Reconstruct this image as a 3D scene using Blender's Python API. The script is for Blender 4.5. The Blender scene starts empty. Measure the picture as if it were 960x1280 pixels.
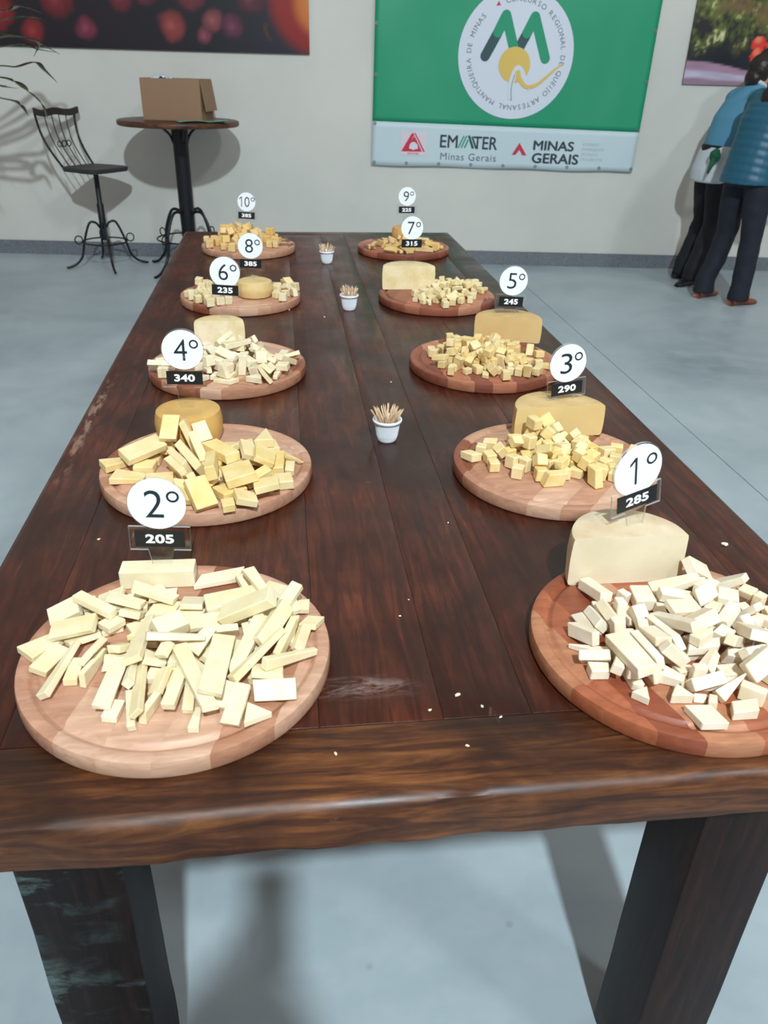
import bpy, bmesh, math, random
from mathutils import Vector, Matrix, Quaternion, noise
sc = bpy.context.scene
COL = sc.collection
R = math.radians
PI = math.pi
# ------------------------------------------------------------------ camera
cam_data = bpy.data.cameras.new('camera')
cam = bpy.data.objects.new('camera', cam_data)
COL.objects.link(cam)
cam.matrix_world = Matrix(((0.9929, 0.0367, -0.1147, 0.0), (-0.1164, 0.4877, -0.8653, 0.0),
                           (0.0242, 0.8723, 0.4884, 1.4087), (0, 0, 0, 1)))
cam_data.sensor_fit = 'HORIZONTAL'
cam_data.sensor_width = 36.0
cam_data.lens = 37.05
cam_data.clip_start = 0.02
cam_data.clip_end = 100
cam_data.dof.use_dof = True
cam_data.dof.focus_distance = 1.35
cam_data.dof.aperture_fstop = 13
sc.camera = cam
# ------------------------------------------------------------------ world, lights, exposure
w = bpy.data.worlds.new('world'); sc.world = w; w.use_nodes = True
bg = w.node_tree.nodes['Background']
bg.inputs[0].default_value = (1.0, 0.92, 0.86, 1); bg.inputs[1].default_value = 0.40
def area(name, loc, target, size, power, color):
    l = bpy.data.lights.new(name, 'AREA'); l.shape = 'DISK'; l.size = size; l.energy = power; l.color = color
    o = bpy.data.objects.new(name, l); COL.objects.link(o); o.location = loc
    o.rotation_euler = (Vector(target) - Vector(loc)).to_track_quat('-Z', 'Y').to_euler()
    return o
area('hall_floodlight', (0.25, -3.8, 6.5), (0.4, 3, 0.5), 0.30, 700, (0.79, 0.94, 1.0))
area('hall_side_light', (5.5, -4.5, 8.5), (0.5, 3, 0.5), 1.0, 260, (0.86, 0.95, 1.0))
sc.view_settings.view_transform = 'Standard'
sc.view_settings.look = 'None'
sc.view_settings.exposure = 0.0
sc.view_settings.gamma = 1.0
sc.view_settings.use_curve_mapping = False
# ------------------------------------------------------------------ helpers
def srgb(r, g, b):
    f = lambda c: (c/255/12.92) if c/255 <= 0.04045 else ((c/255+0.055)/1.055)**2.4
    return (f(r), f(g), f(b), 1)
def link(o, parent=None):
    COL.objects.link(o)
    if parent is not None: o.parent = parent
    return o
def mesh(name, bm, mats, parent=None, smooth=False, loc=None):
    me = bpy.data.meshes.new(name); bm.normal_update(); bm.to_mesh(me); bm.free()
    for m in (mats if isinstance(mats, (list, tuple)) else [mats]): me.materials.append(m)
    if smooth:
        for p in me.polygons: p.use_smooth = True
    o = bpy.data.objects.new(name, me)
    if loc is not None: o.location = loc
    return link(o, parent)
def autosmooth(o, ang=35):
    me = o.data
    for p in me.polygons: p.use_smooth = True
    bm = bmesh.new(); bm.from_mesh(me)
    for e in bm.edges:
        if len(e.link_faces) == 2 and e.calc_face_angle(0) > R(ang): e.smooth = False
    bm.to_mesh(me); bm.free()
    return o
def thing(name, label, cat, loc=(0, 0, 0), rot=(0, 0, 0), group=None):
    o = bpy.data.objects.new(name, None); o.empty_display_size = 0.05
    COL.objects.link(o); o.location = loc; o.rotation_euler = rot
    o['label'] = label; o['category'] = cat
    if group: o['group'] = group
    return o
def tag(o, label, cat, group=None):
    o['label'] = label; o['category'] = cat
    if group: o['group'] = group
    return o
def box(bm, lo, hi, mi=0):
    vs = [bm.verts.new((x, y, z)) for x in (lo[0], hi[0]) for y in (lo[1], hi[1]) for z in (lo[2], hi[2])]
    F = [(0, 1, 3, 2), (4, 6, 7, 5), (0, 4, 5, 1), (2, 3, 7, 6), (0, 2, 6, 4), (1, 5, 7, 3)]
    fs = [bm.faces.new([vs[i] for i in f]) for f in F]
    for f in fs: f.material_index = mi
    return vs, fs
def bevel(bm, w, seg=2, edges=None):
    bmesh.ops.bevel(bm, geom=list(edges or bm.edges), offset=w, segments=seg, affect='EDGES', profile=0.5)
def lathe(bm, prof, n=32, cx=0, cy=0, mi=0, closed=True):
    rings = []
    for r, z in prof:
        if r < 1e-6: rings.append([bm.verts.new((cx, cy, z))])
        else: rings.append([bm.verts.new((cx+r*math.cos(2*PI*i/n), cy+r*math.sin(2*PI*i/n), z)) for i in range(n)])
    for a, b in zip(rings, rings[1:]):
        for i in range(n):
            j = (i+1) % n
            if len(a) == 1 and len(b) == 1: continue
            if len(a) == 1: f = bm.faces.new((a[0], b[j], b[i]))
            elif len(b) == 1: f = bm.faces.new((a[i], a[j], b[0]))
            else: f = bm.faces.new((a[i], a[j], b[j], b[i]))
            f.material_index = mi
def tube(bm, pts, rad, n=8, cap=True, flat=1.0):
    pts = [Vector(p) for p in pts]; rings = []
    up = Vector((0, 0, 1)); prev = None
    for i, p in enumerate(pts):
        d = (pts[min(i+1, len(pts)-1)]-pts[max(i-1, 0)]).normalized()
        if prev is None:
            s = d.cross(up if abs(d.z) < .95 else Vector((1, 0, 0))).normalized()
        else:
            s = (prev - d*prev.dot(d)).normalized()
        prev = s; t = d.cross(s)
        r = rad[i] if isinstance(rad, (list, tuple)) else rad
        rings.append([bm.verts.new(p+s*math.cos(2*PI*k/n)*r+t*math.sin(2*PI*k/n)*r*flat) for k in range(n)])
    for a, b in zip(rings, rings[1:]):
        for k in range(n): bm.faces.new((a[k], b[k], b[(k+1) % n], a[(k+1) % n]))
    if cap:
        bm.faces.new(rings[0]); bm.faces.new(rings[-1][::-1])
def smooth_path(pts, n=6):
    P = [Vector(p) for p in pts]; P = [2*P[0]-P[1]]+P+[2*P[-1]-P[-2]]; out = []
    for i in range(1, len(P)-2):
        for k in range(n):
            t = k/n; a, b, c, d = P[i-1], P[i], P[i+1], P[i+2]
            out.append(.5*((2*b)+(c-a)*t+(2*a-5*b+4*c-d)*t*t+(3*b-a-3*c+d)*t**3))
    out.append(P[-2]); return out
def prism(bm, pts, y0, y1, mi=0):
    """polygon in XZ extruded along Y"""
    a = [bm.verts.new((x, y0, z)) for x, z in pts]; b = [bm.verts.new((x, y1, z)) for x, z in pts]
    f = [bm.faces.new(a), bm.faces.new(b[::-1])]
    n = len(pts)
    for i in range(n): f.append(bm.faces.new((a[i], b[i], b[(i+1) % n], a[(i+1) % n])))
    for q in f: q.material_index = mi
    return f
# ------------------------------------------------------------------ materials
class NT:
    def __init__(s, name):
        s.m = bpy.data.materials.new(name); s.m.use_nodes = True; s.t = s.m.node_tree
        s.b = s.t.nodes['Principled BSDF']
    def n(s, ty, **kw):
        o = s.t.nodes.new('ShaderNode'+ty)
        for k, v in kw.items():
            if k.startswith('i_'): o.inputs[int(k[2:]) if k[2:].isdigit() else k[2:].replace('_', ' ')].default_value = v
            else: setattr(o, k, v)
        return o
    def l(s, a, b): s.t.links.new(a, b)
    def ramp(s, fac, stops, interp='LINEAR'):
        r = s.n('ValToRGB'); r.color_ramp.interpolation = interp
        while len(r.color_ramp.elements) < len(stops): r.color_ramp.elements.new(.5)
        for e, (p, c) in zip(r.color_ramp.elements, stops): e.position = p; e.color = c if len(c) == 4 else (*c, 1)
        s.l(fac, r.inputs[0]); return r.outputs[0]
    def coords(s, scale=(1, 1, 1), obj=True, rand=0.0, rot=(0, 0, 0)):
        tc = s.n('TexCoord'); mp = s.n('Mapping'); mp.inputs['Scale'].default_value = scale; mp.inputs['Rotation'].default_value = rot
        src = tc.outputs['Object']
        if not obj:
            g = s.n('NewGeometry'); src = g.outputs['Position']
        s.l(src, mp.inputs[0])
        if rand:
            oi = s.n('ObjectInfo'); mu = s.n('Math', operation='MULTIPLY'); mu.inputs[1].default_value = rand
            s.l(oi.outputs['Random'], mu.inputs[0]); s.l(mu.outputs[0], mp.inputs['Location'])
        return mp.outputs[0]
    def noise(s, vec, scale, detail=4, rough=.5, dist=0):
        o = s.n('TexNoise'); o.inputs['Scale'].default_value = scale; o.inputs['Detail'].default_value = detail
        o.inputs['Roughness'].default_value = rough; o.inputs['Distortion'].default_value = dist
        s.l(vec, o.inputs['Vector']); return o.outputs['Fac']
    def mix(s, fac, a, b, mode='MIX'):
        o = s.n('Mix', data_type='RGBA', blend_type=mode)
        for v, i in ((fac, 0), (a, 6), (b, 7)):
            if hasattr(v, 'is_linked'): s.l(v, o.inputs[i])
            else: o.inputs[i].default_value = v
        return o.outputs[2]
    def math(s, op, a, b=0.0):
        o = s.n('Math', operation=op)
        for v, i in ((a, 0), (b, 1)):
            if hasattr(v, 'is_linked'): s.l(v, o.inputs[i])
            else: o.inputs[i].default_value = v
        return o.outputs[0]
    def base(s, c):
        if hasattr(c, 'is_linked'): s.l(c, s.b.inputs['Base Color'])
        else: s.b.inputs['Base Color'].default_value = c
    def bump(s, h, strength=.2, dist=.002):
        o = s.n('Bump'); o.inputs['Strength'].default_value = strength; o.inputs['Distance'].default_value = dist
        s.l(h, o.inputs['Height']); s.l(o.outputs[0], s.b.inputs['Normal'])
    def rough(s, r):
        if hasattr(r, 'is_linked'): s.l(r, s.b.inputs['Roughness'])
        else: s.b.inputs['Roughness'].default_value = r
def plain(name, col, rough=.5, metal=0, spec=None, noise_amt=0.0, nscale=30):
    t = NT(name); t.rough(rough); t.b.inputs['Metallic'].default_value = metal
    if spec is not None: t.b.inputs['Specular IOR Level'].default_value = spec
    if noise_amt:
        v = t.coords(); f = t.noise(v, nscale)
        d = tuple(c*(1-noise_amt) for c in col[:3])+(1,)
        t.base(t.mix(f, d, col))
    else: t.base(col)
    return t.m
def cheese_mat(name, col, edge, sss=.18, rough=.42, nscale=28):
    col = (min(.9, col[0]*1.03), col[1]*.95, col[2]*.90, 1); edge = (min(.9, edge[0]*1.04), edge[1]*.95, edge[2]*.88, 1)
    t = NT(name); v = t.coords(obj=False); oi = t.n('ObjectInfo')
    f = t.noise(v, nscale, 5, .6); f2 = t.ramp(f, [(.35, edge), (.62, col)])
    hs = t.n('HueSaturation'); t.l(f2, hs.inputs['Color'])
    t.l(t.math('ADD', t.math('MULTIPLY', oi.outputs['Random'], .05), .955), hs.inputs['Value'])
    t.l(t.math('ADD', t.math('MULTIPLY', t.math('FRACT', t.math('MULTIPLY', oi.outputs['Random'], 17.3)), .22), .82), hs.inputs['Saturation'])
    t.base(hs.outputs[0]); t.rough(rough)
    t.b.inputs['Subsurface Weight'].default_value = sss
    t.b.inputs['Subsurface Radius'].default_value = (.01, .007, .003)
    t.b.inputs['Subsurface Scale'].default_value = .5
    t.bump(t.noise(v, 400, 3), .15, .0006); t.b.inputs['Specular IOR Level'].default_value = .3
    return t.m
def stave_mat(name, cols, scratch=.0):
    t = NT(name); oi = t.n('ObjectInfo')
    v = t.coords((1.0, 6, 6), rand=7.0)
    g = t.noise(v, 14, 5, .65, .6)
    v2 = t.coords((1, 1, 1), rand=3.0); big = t.noise(v2, 9, 3)
    n = len(cols)
    base = t.ramp(oi.outputs['Random'], [(i/n, c) for i, c in enumerate(cols)], 'CONSTANT')
    c = t.mix(t.ramp(g, [(.35, (0, 0, 0, 1)), (.7, (1, 1, 1, 1))]), t.mix(1.0, base, (.72, .66, .62, 1), 'MULTIPLY'), base)
    c = t.mix(t.math('MULTIPLY', big, .35), c, t.mix(1.0, c, (1.1, .8, .7, 1), 'MULTIPLY'))
    t.base(c); t.rough(.42); t.bump(g, .06, .001)
    return t.m
def table_mat(name, axis, cols, rough=(.22, .42), streak=1.0):
    t = NT(name); oi = t.n('ObjectInfo')
    sl = (9, .9, 9) if axis == 'Y' else (.9, 9, 9)
    v = t.coords(sl, rand=11.0); v0 = t.coords(rand=5.0)
    g = t.noise(v, 6, 6, .62, 1.2); fine = t.noise(v, 40, 4, .6, .5)
    big = t.noise(t.coords((1, 1, 1), obj=False), 3.2, 5, .6, 1.0)
    c = t.ramp(g, [(.28, cols[0]), (.46, cols[1]), (.6, cols[2]), (.8, cols[3])])
    c = t.mix(t.ramp(big, [(.38, (0, 0, 0, 1)), (.60, (.85, .85, .85, 1))]), c, cols[0])
    c = t.mix(t.math('MULTIPLY', t.ramp(fine, [(.5, (0, 0, 0, 1)), (.72, (1, 1, 1, 1))]), .35), c, cols[0])
    hs = t.n('HueSaturation'); t.l(c, hs.inputs['Color'])
    t.l(t.math('ADD', t.math('MULTIPLY', oi.outputs['Random'], .22), .88), hs.inputs['Value'])
    # reddish patches
    # worn pale scuffs
    sc_ = t.noise(t.coords((3.0, 1.2, 3), obj=False), 7, 8, .72, .8)
    wear = t.ramp(sc_, [(.66, (0, 0, 0, 1)), (.74, (1, 1, 1, 1))])
    col = t.mix(t.math('MULTIPLY', wear, .22*streak), hs.outputs[0], srgb(150, 125, 110))
    # chipped varnish along the left edge and one pale rubbed smear near the front
    gp = t.n('NewGeometry'); sp = t.n('SeparateXYZ'); t.l(gp.outputs['Position'], sp.inputs[0]); X, Y = sp.outputs['X'], sp.outputs['Y']
    nz = t.noise(t.coords((6, 1.5, 6), obj=False), 12, 6, .7)
    def band(v_, c0, w0): return t.math('MAXIMUM', t.math('SUBTRACT', 1.0, t.math('DIVIDE', t.math('ABSOLUTE', t.math('SUBTRACT', v_, c0)), w0)), 0.0)
    chip = t.math('MULTIPLY', t.math('MULTIPLY', band(X, -.398, .016), band(Y, 1.55, .34)), t.ramp(nz, [(.5, (0, 0, 0, 1)), (.62, (1, 1, 1, 1))]))
    smear = t.math('MULTIPLY', t.math('MULTIPLY', band(X, .07, .075), band(Y, .70, .022)), t.ramp(t.noise(t.coords((3, 10, 3), obj=False), 9, 8, .75, 1.0), [(.45, (0, 0, 0, 1)), (.65, (1, 1, 1, 1))]))
    col = t.mix(t.math('MINIMUM', t.math('MULTIPLY', chip, 1.3), .55), col, srgb(164, 134, 116))
    t.base(t.mix(t.math('MINIMUM', t.math('MULTIPLY', smear, .9), .45), col, srgb(170, 150, 142)))
    rr = t.n('MapRange'); t.l(t.noise(v0, 6, 5, .6), rr.inputs[0]); rr.inputs[1].default_value = .3; rr.inputs[2].default_value = .7
    rr.inputs[3].default_value = rough[0]; rr.inputs[4].default_value = rough[1]; t.rough(rr.outputs[0])
    t.bump(g, .12, .0015); t.b.inputs['Specular IOR Level'].default_value = .38
    return t.m
M = {}
M['plank'] = table_mat('dark_varnished_wood', 'Y', [srgb(44, 19, 12), srgb(68, 30, 18), srgb(90, 42, 25), srgb(112, 58, 33)])
M['endplank'] = table_mat('brown_streaked_wood', 'X', [srgb(40, 20, 12), srgb(84, 46, 26), srgb(122, 72, 38), srgb(152, 100, 56)], (.3, .55), 1.6)
M['staveL'] = stave_mat('pale_pink_hardwood', [srgb(206, 164, 138), srgb(196, 150, 124), srgb(214, 176, 150), srgb(150, 90, 66), srgb(202, 158, 130), srgb(184, 136, 108)])
M['staveR'] = stave_mat('red_brown_hardwood', [srgb(176, 112, 86), srgb(154, 90, 68), srgb(190, 134, 106), srgb(136, 78, 60), srgb(180, 120, 92), srgb(198, 148, 120)])
M['staveR1'] = stave_mat('glossy_red_brown_hardwood', [srgb(174, 102, 70), srgb(150, 82, 56), srgb(190, 132, 98), srgb(120, 72, 50), srgb(164, 96, 66), srgb(200, 152, 122)])
M['black_metal'] = plain('black_iron', srgb(22, 24, 28), .45, .3)
M['seat'] = plain('dark_grey_seat', srgb(52, 52, 54), .55, 0, None, .3, 20)
M['card_white'] = plain('white_card', srgb(238, 243, 246), .5)
M['ink'] = plain('dark_ink', srgb(24, 36, 48), .5)
M['label_black'] = plain('black_label', srgb(20, 24, 28), .4)
M['label_white'] = plain('white_print', srgb(245, 247, 248), .5)
M['ceramic'] = plain('white_ceramic', srgb(232, 236, 242), .2)
M['pick'] = plain('birch_toothpick', srgb(226, 196, 160), .6)
t = NT('clear_acrylic')
nt = t.t; nt.nodes.remove(t.b); out = nt.nodes['Material Output']
tr = t.n('BsdfTransparent'); tr.inputs[0].default_value = (.985, .99, .99, 1); gl = t.n('BsdfGlossy'); gl.inputs['Roughness'].default_value = .05
mx = t.n('MixShader'); 
mx.inputs[0].default_value = .055; nt.links.new(tr.outputs[0], mx.inputs[1]); nt.links.new(gl.outputs[0], mx.inputs[2]); nt.links.new(mx.outputs[0], out.inputs[0])
M['acrylic'] = t.m
t = NT('acrylic_edge'); t.base(srgb(200, 205, 205)); t.rough(.15); t.b.inputs['Alpha'].default_value = .6; M['acrylic_edge'] = t.m
# wall
t = NT('cream_wall_paint'); v = t.coords(obj=False); f = t.noise(v, 1.3, 5, .6)
t.base(t.ramp(f, [(.3, srgb(196, 195, 189)), (.7, srgb(207, 205, 198))])); t.rough(.75); t.bump(t.noise(t.coords((.3, .3, 6), obj=False), 14, 3), .15, .004); M['wall'] = t.m
# concrete
t = NT('polished_concrete'); v = t.coords(obj=False)
a = t.noise(v, .9, 6, .6, .5); b = t.noise(v, 6, 8, .65); d = t.noise(v, 45, 2, .5)
c = t.ramp(a, [(.3, srgb(138, 151, 158)), (.7, srgb(176, 188, 193))])
c = t.mix(t.math('MULTIPLY', t.ramp(b, [(.45, (0, 0, 0, 1)), (.75, (1, 1, 1, 1))]), .35), c, srgb(184, 190, 192))
vo = t.n('TexVoronoi'); vo.inputs['Scale'].default_value = 7.0; t.l(v, vo.inputs['Vector'])
spot = t.ramp(vo.outputs['Distance'], [(.035, (1, 1, 1, 1)), (.07, (0, 0, 0, 1))])
spot = t.math('MULTIPLY', spot, t.ramp(t.noise(v, 3.1), [(.5, (0, 0, 0, 1)), (.6, (.6, .6, .6, 1))]))
c = t.mix(spot, c, srgb(110, 114, 116)); t.base(c)
t.rough(t.ramp(b, [(.3, (.34, .34, .34, 1)), (.7, (.5, .5, .5, 1))])); M['concrete'] = t.m
M['joint'] = plain('dark_joint_filler', srgb(92, 95, 96), .8)
# granite
t = NT('grey_granite'); v = t.coords(obj=False); f = t.noise(v, 120, 4, .8); g = t.noise(v, 12, 3)
t.base(t.mix(t.math('MULTIPLY', g, .4), t.ramp(f, [(.35, srgb(74, 80, 86)), (.6, srgb(128, 134, 140))]), srgb(96, 102, 108))); t.rough(.3); M['granite'] = t.m
M['cardboard'] = plain('brown_cardboard', srgb(150, 118, 92), .8, 0, None, .08, 12)
M['bartop'] = table_mat('brown_bar_top', 'X', [srgb(50, 28, 18), srgb(88, 52, 34), srgb(110, 68, 44), srgb(130, 84, 56)], (.3, .5), .5)

# ------------------------------------------------------------------ the setting
WO = Vector((-2.339, 7.115, 0)); WD = Vector((0.9941, -0.1078, 0)).normalized(); WN = Vector((WD.y, -WD.x, 0))
def WP(s, z, off=0.0): return WO+WD*s+WN*off+Vector((0, 0, z))
WALLROT = Matrix((WD, Vector((0, 0, 1)), WN)).transposed().to_euler()      # local x along wall, y up, z out of wall
floor = thing('floor', 'polished grey concrete floor with a saw-cut joint', 'floor'); floor['kind'] = 'structure'
bm = bmesh.new(); box(bm, (-7, -10, -.10), (10, 8.2, -.008)); o = mesh('joint_bed', bm, M['joint'], floor)
for x0, x1 in ((-7, -5.38), (-5.38, 1.814), (1.814, 5.41), (5.41, 10)):
    for y0, y1 in ((-10, -4.1), (-4.1, 8.2)):
        bm = bmesh.new(); box(bm, (x0+.002, y0+.002, -.03), (x1-.002, y1-.002, 0)); mesh('slab', bm, M['concrete'], floor)
wall = bpy.data.objects.new('wall_back', None)
bm = bmesh.new(); box(bm, (-4.0, 0, -.2), (11, 6.5, 0)); wall = mesh('wall_back', bm, M['wall']); wall.location = WO; wall.rotation_euler = WALLROT; wall['kind'] = 'structure'
bm = bmesh.new(); box(bm, (-4.0, 0.0005, 0), (11, .108, .012)); bb = mesh('baseboard_back', bm, M['granite']); bb.location = WO; bb.rotation_euler = WALLROT; bb['kind'] = 'structure'

# ------------------------------------------------------------------ dining table
TX0, TX1, TY0, TY1, TZ = -.42, .736, .532, 3.644, .78
table = thing('dining_table', 'long dark varnished wooden plank table carrying all the cheese boards', 'table', (0, 0, 0))
def plank_mesh(x0, x1, y0, y1, z0, z1, rx0=.00045, rx1=.00045, ry0=.00045, ry1=.00045, wob=0):
    """plank with its own rounding on each side; edges wobble like old timber"""
    bm = bmesh.new()
    nx = max(2, int((x1-x0)/.03)); ny = max(2, int((y1-y0)/.03))
    def prof(t, r0, r1, L):
        return 0
    us = sorted(set([0, rx0*.3, rx0, (x1-x0)-rx1, (x1-x0)-rx1*.3, x1-x0]+[rx0+(x1-x0-rx0-rx1)*i/nx for i in range(nx+1)]))
    vs = sorted(set([0, ry0*.3, ry0, (y1-y0)-ry1, (y1-y0)-ry1*.3, y1-y0]+[ry0+(y1-y0-ry0-ry1)*i/ny for i in range(ny+1)]))
    def drop(d, r):
        if d >= r: return 0
        q = 1-d/r; return r*(1-math.sqrt(max(0, 1-q*q)))
    G = []
    for u in us:
        row = []
        for v in vs:
            h = max(drop(u, rx0), drop(x1-x0-u, rx1), drop(v, ry0), drop(y1-y0-v, ry1))
            x, y = x0+u, y0+v
            e = 0
            if wob:
                if v == 0: y -= wob*(noise.noise(Vector((x*9, 3, 0)))+.4*noise.noise(Vector((x*40, 3, 0))))
                if rx0 > .004 and u == 0: x -= wob*noise.noise(Vector((3, y*9, 1)))
                if rx1 > .004 and u == us[-1]: x += wob*noise.noise(Vector((5, y*9, 1)))
                h += max(0, noise.noise(Vector((x*14, y*14, 5))))*wob*.3*(1 if (v < ry0*1.5) else 0)
            row.append(bm.verts.new((x, y, z1-h)))
        G.append(row)
    for i in range(len(us)-1):
        for j in range(len(vs)-1): bm.faces.new((G[i][j], G[i+1][j], G[i+1][j+1], G[i][j+1]))
    # skirt
    loop = [G[i][0] for i in range(len(us))]+[G[-1][j] for j in range(1, len(vs))]+[G[i][-1] for i in range(len(us)-2, -1, -1)]+[G[0][j] for j in range(len(vs)-2, 0, -1)]
    low = [bm.verts.new((q.co.x+(.004 if wob and q.co.x < x0+.001 else 0), q.co.y+(.003*noise.noise(Vector((q.co.x*20, 0, 9))) if wob else 0), z0+(.002*noise.noise(Vector((q.co.x*13, q.co.y*13, 2))) if wob else 0))) for q in loop]
    n = len(loop)
    for i in range(n): bm.faces.new((loop[i], low[i], low[(i+1) % n], loop[(i+1) % n]))
    bm.faces.new(low)
    return bm
def place_plank(nm, x0, x1, y0, y1, mat, **kw):
    cx, cy = (x0+x1)/2, (y0+y1)/2
    bm = plank_mesh(x0, x1, y0, y1, TZ-.058, TZ, **kw)
    for q in bm.verts: q.co.x -= cx; q.co.y -= cy; q.co.z -= TZ
    o = mesh(nm, bm, mat, table, loc=(cx, cy, TZ)); autosmooth(o, 50)
    return o
YS = .640; YE = 3.55
seams = [TX0, -.314, -.15, .02, .158, .259, .45, .63, TX1]
for i in range(8):
    place_plank('plank', seams[i]+(.00015 if i else 0), seams[i+1]-(.00015 if i < 7 else 0), YS+.0008, YE-.0008, M['plank'],
                rx0=.010 if i == 0 else .00045, rx1=.010 if i == 7 else .00045, wob=.0025 if i in (0, 7) else 0)
place_plank('end_plank', TX0, TX1, TY0, YS-.0008, M['endplank'], rx0=.010, rx1=.010, ry0=.016, wob=.006)
place_plank('end_plank', TX0, TX1, YE+.0008, TY1, M['plank'], rx0=.01, rx1=.01, ry1=.016, wob=.0)
t = NT('worn_leg_wood'); v = t.coords(); g = t.noise(t.coords((8, 8, .8)), 9, 5, .6, .8)
c = t.ramp(g, [(.3, srgb(18, 9, 8)), (.55, srgb(36, 18, 14)), (.8, srgb(56, 29, 22))])
M['leg'] = None
t.base(c); t.rough(.5); t.b.inputs['Specular IOR Level'].default_value = .22; t.bump(g, .2, .002); M['leg'] = t.m
t = NT('worn_leg_wood_with_old_blue_paint'); v = t.coords(); g = t.noise(t.coords((8, 8, .8)), 9, 5, .6, .8)
c = t.ramp(g, [(.3, srgb(12, 9, 10)), (.55, srgb(26, 17, 16)), (.8, srgb(44, 28, 24))])
p = t.noise(t.coords((1.0, 1.0, 2.6)), 11, 7, .72, .4); p2 = t.noise(t.coords((1, 1, 1)), 5, 3)
fac = t.math('MULTIPLY', t.ramp(p, [(.50, (0, 0, 0, 1)), (.66, (.75, .75, .75, 1))]), t.ramp(p2, [(.40, (0, 0, 0, 1)), (.58, (1, 1, 1, 1))]))
gn = t.n('NewGeometry'); sx = t.n('SeparateXYZ'); t.l(gn.outputs['Normal'], sx.inputs[0])
fac = t.math('MULTIPLY', fac, t.math('LESS_THAN', sx.outputs['Y'], -.6)); t.base(t.mix(fac, c, srgb(104, 126, 124))); t.b.inputs['Specular IOR Level'].default_value = .22; t.rough(.55); t.bump(g, .2, .002); M['leg_paint'] = t.m
for lx, ly, m in ((-.318, .600, 'leg_paint'), (.482, .600, 'leg'), (-.318, 3.42, 'leg'), (.482, 3.42, 'leg')):
    bm = bmesh.new(); box(bm, (-.0575, -.0575, -.72), (.0575, .0575, .0005)); bevel(bm, .005, 2)
    bmesh.ops.subdivide_edges(bm, edges=[e for e in bm.edges if abs((e.verts[0].co-e.verts[1].co).z) > .3], cuts=14)
    for q in bm.verts:
        n_ = noise.noise(Vector((q.co.x*9+lx, q.co.y*9, q.co.z*9)))*.0022; q.co.x += n_; q.co.y += n_*.6
        if m == 'leg': q.co.x -= 0.0
    o = mesh('leg', bm, M[m], table, loc=(lx+.0575, ly+.0575, .7205)); autosmooth(o, 40)
    if m == 'leg_paint': o['label'] = 'near left leg with patches of old blue-green paint'
# ------------------------------------------------------------------ serving boards
BR, BH = .18, .025
BPROF = [(0, 0), (.175, 0), (.1785, .002), (.18, .005), (.18, .019), (.1788, .0232), (.175, .025), (.1665, .025), (.1645, .0242), (.162, .0215), (.159, .0205),
         (.156, .0215), (.1535, .0242), (.1515, .025), (0, .025)]
ORD = {'L1': ('2', '205'), 'L2': ('4', '340'), 'L3': ('6', '235'), 'L4': ('8', '385'), 'L5': ('10', '385'),
       'R1': ('1', '285'), 'R2': ('3', '290'), 'R3': ('5', '245'), 'R4': ('7', '315'), 'R5': ('9', '225')}
BOARDS = {'L1': (-.1414, .7615), 'L2': (-.1444, 1.2638), 'L3': (-.1379, 1.8027), 'L4': (-.1337, 2.4559), 'L5': (-.1333, 3.2264),
          'R1': (.4674, .7311), 'R2': (.4672, 1.2345), 'R3': (.472, 1.8078), 'R4': (.4671, 2.4396), 'R5': (.4696, 3.2014)}
BROT = {'L1': 74, 'L2': 20, 'L3': 60, 'L4': 85, 'L5': 10, 'R1': 108, 'R2': 50, 'R3': 95, 'R4': 70, 'R5': 30}
BLAB = {'L1': 'big pale round wooden board nearest on the left, under the cheese sticks, sign 2º 205',
        'L2': 'pale round wooden board under the whole yellow wheel and chunks, sign 4º 340',
        'L3': 'round wooden board under the white slices, sign 6º 235',
        'L4': 'round wooden board under the small whole cream wheel, sign 8º 385',
        'L5': 'farthest left round wooden board, under the golden cube heap, sign 10º 385',
        'R1': 'glossy red-brown round wooden board nearest on the right, cut by the frame, sign 1º 285',
        'R2': 'round wooden board under the yellow half wheel and cubes, sign 3º 290',
        'R3': 'red-brown round wooden board under small yellow cubes, sign 5º 245',
        'R4': 'red-brown round wooden board under the white half wheel, sign 7º 315',
        'R5': 'farthest right round wooden board, under cheese sticks, sign 9º'}
rb = random.Random(5)
for k, (cx, cy) in BOARDS.items():
    b = thing('serving_board', BLAB[k], 'cheese board', (cx, cy, TZ+.0002), (0, 0, 0), 'round wooden boards along the table')
    mat = M['staveR1'] if k == 'R1' else (M['staveR'] if k[0] == 'R' and k != 'R2' else M['staveL'])
    full = bmesh.new(); lathe(full, BPROF, 96)
    a = R(BROT[k]); d = Vector((math.cos(a), math.sin(a), 0)); p = Vector((-d.y, d.x, 0))
    cuts = [-.19]; q = -.18+rb.uniform(.02, .04)
    while q < .16: cuts.append(q); q += rb.uniform(.036, .058)
    cuts.append(.19)
    for i in range(len(cuts)-1):
        half = math.sqrt(max(0, BR**2-min(abs(cuts[i]), abs(cuts[i+1]))**2)) if cuts[i]*cuts[i+1] > 0 else BR
        js = [-.19, rb.uniform(-.6, .6)*half, .19] if half > .09 else [-.19, .19]
        for j in range(len(js)-1):
            bm = full.copy()
            for co, no in ((p*cuts[i], p), (p*cuts[i+1], -p), (d*js[j], d), (d*js[j+1], -d)):
                g = list(bm.verts)+list(bm.edges)+list(bm.faces)
                r_ = bmesh.ops.bisect_plane(bm, geom=g, plane_co=co, plane_no=no, clear_inner=True, dist=1e-6)
                ed = [e for e in r_['geom_cut'] if isinstance(e, bmesh.types.BMEdge)]
                if ed: bmesh.ops.holes_fill(bm, edges=ed, sides=0)
            if len(bm.faces) < 6: bm.free(); continue
            bmesh.ops.recalc_face_normals(bm, faces=list(bm.faces))
            o = mesh('stave', bm, mat, b); autosmooth(o, 32)
    full.free()
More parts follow.
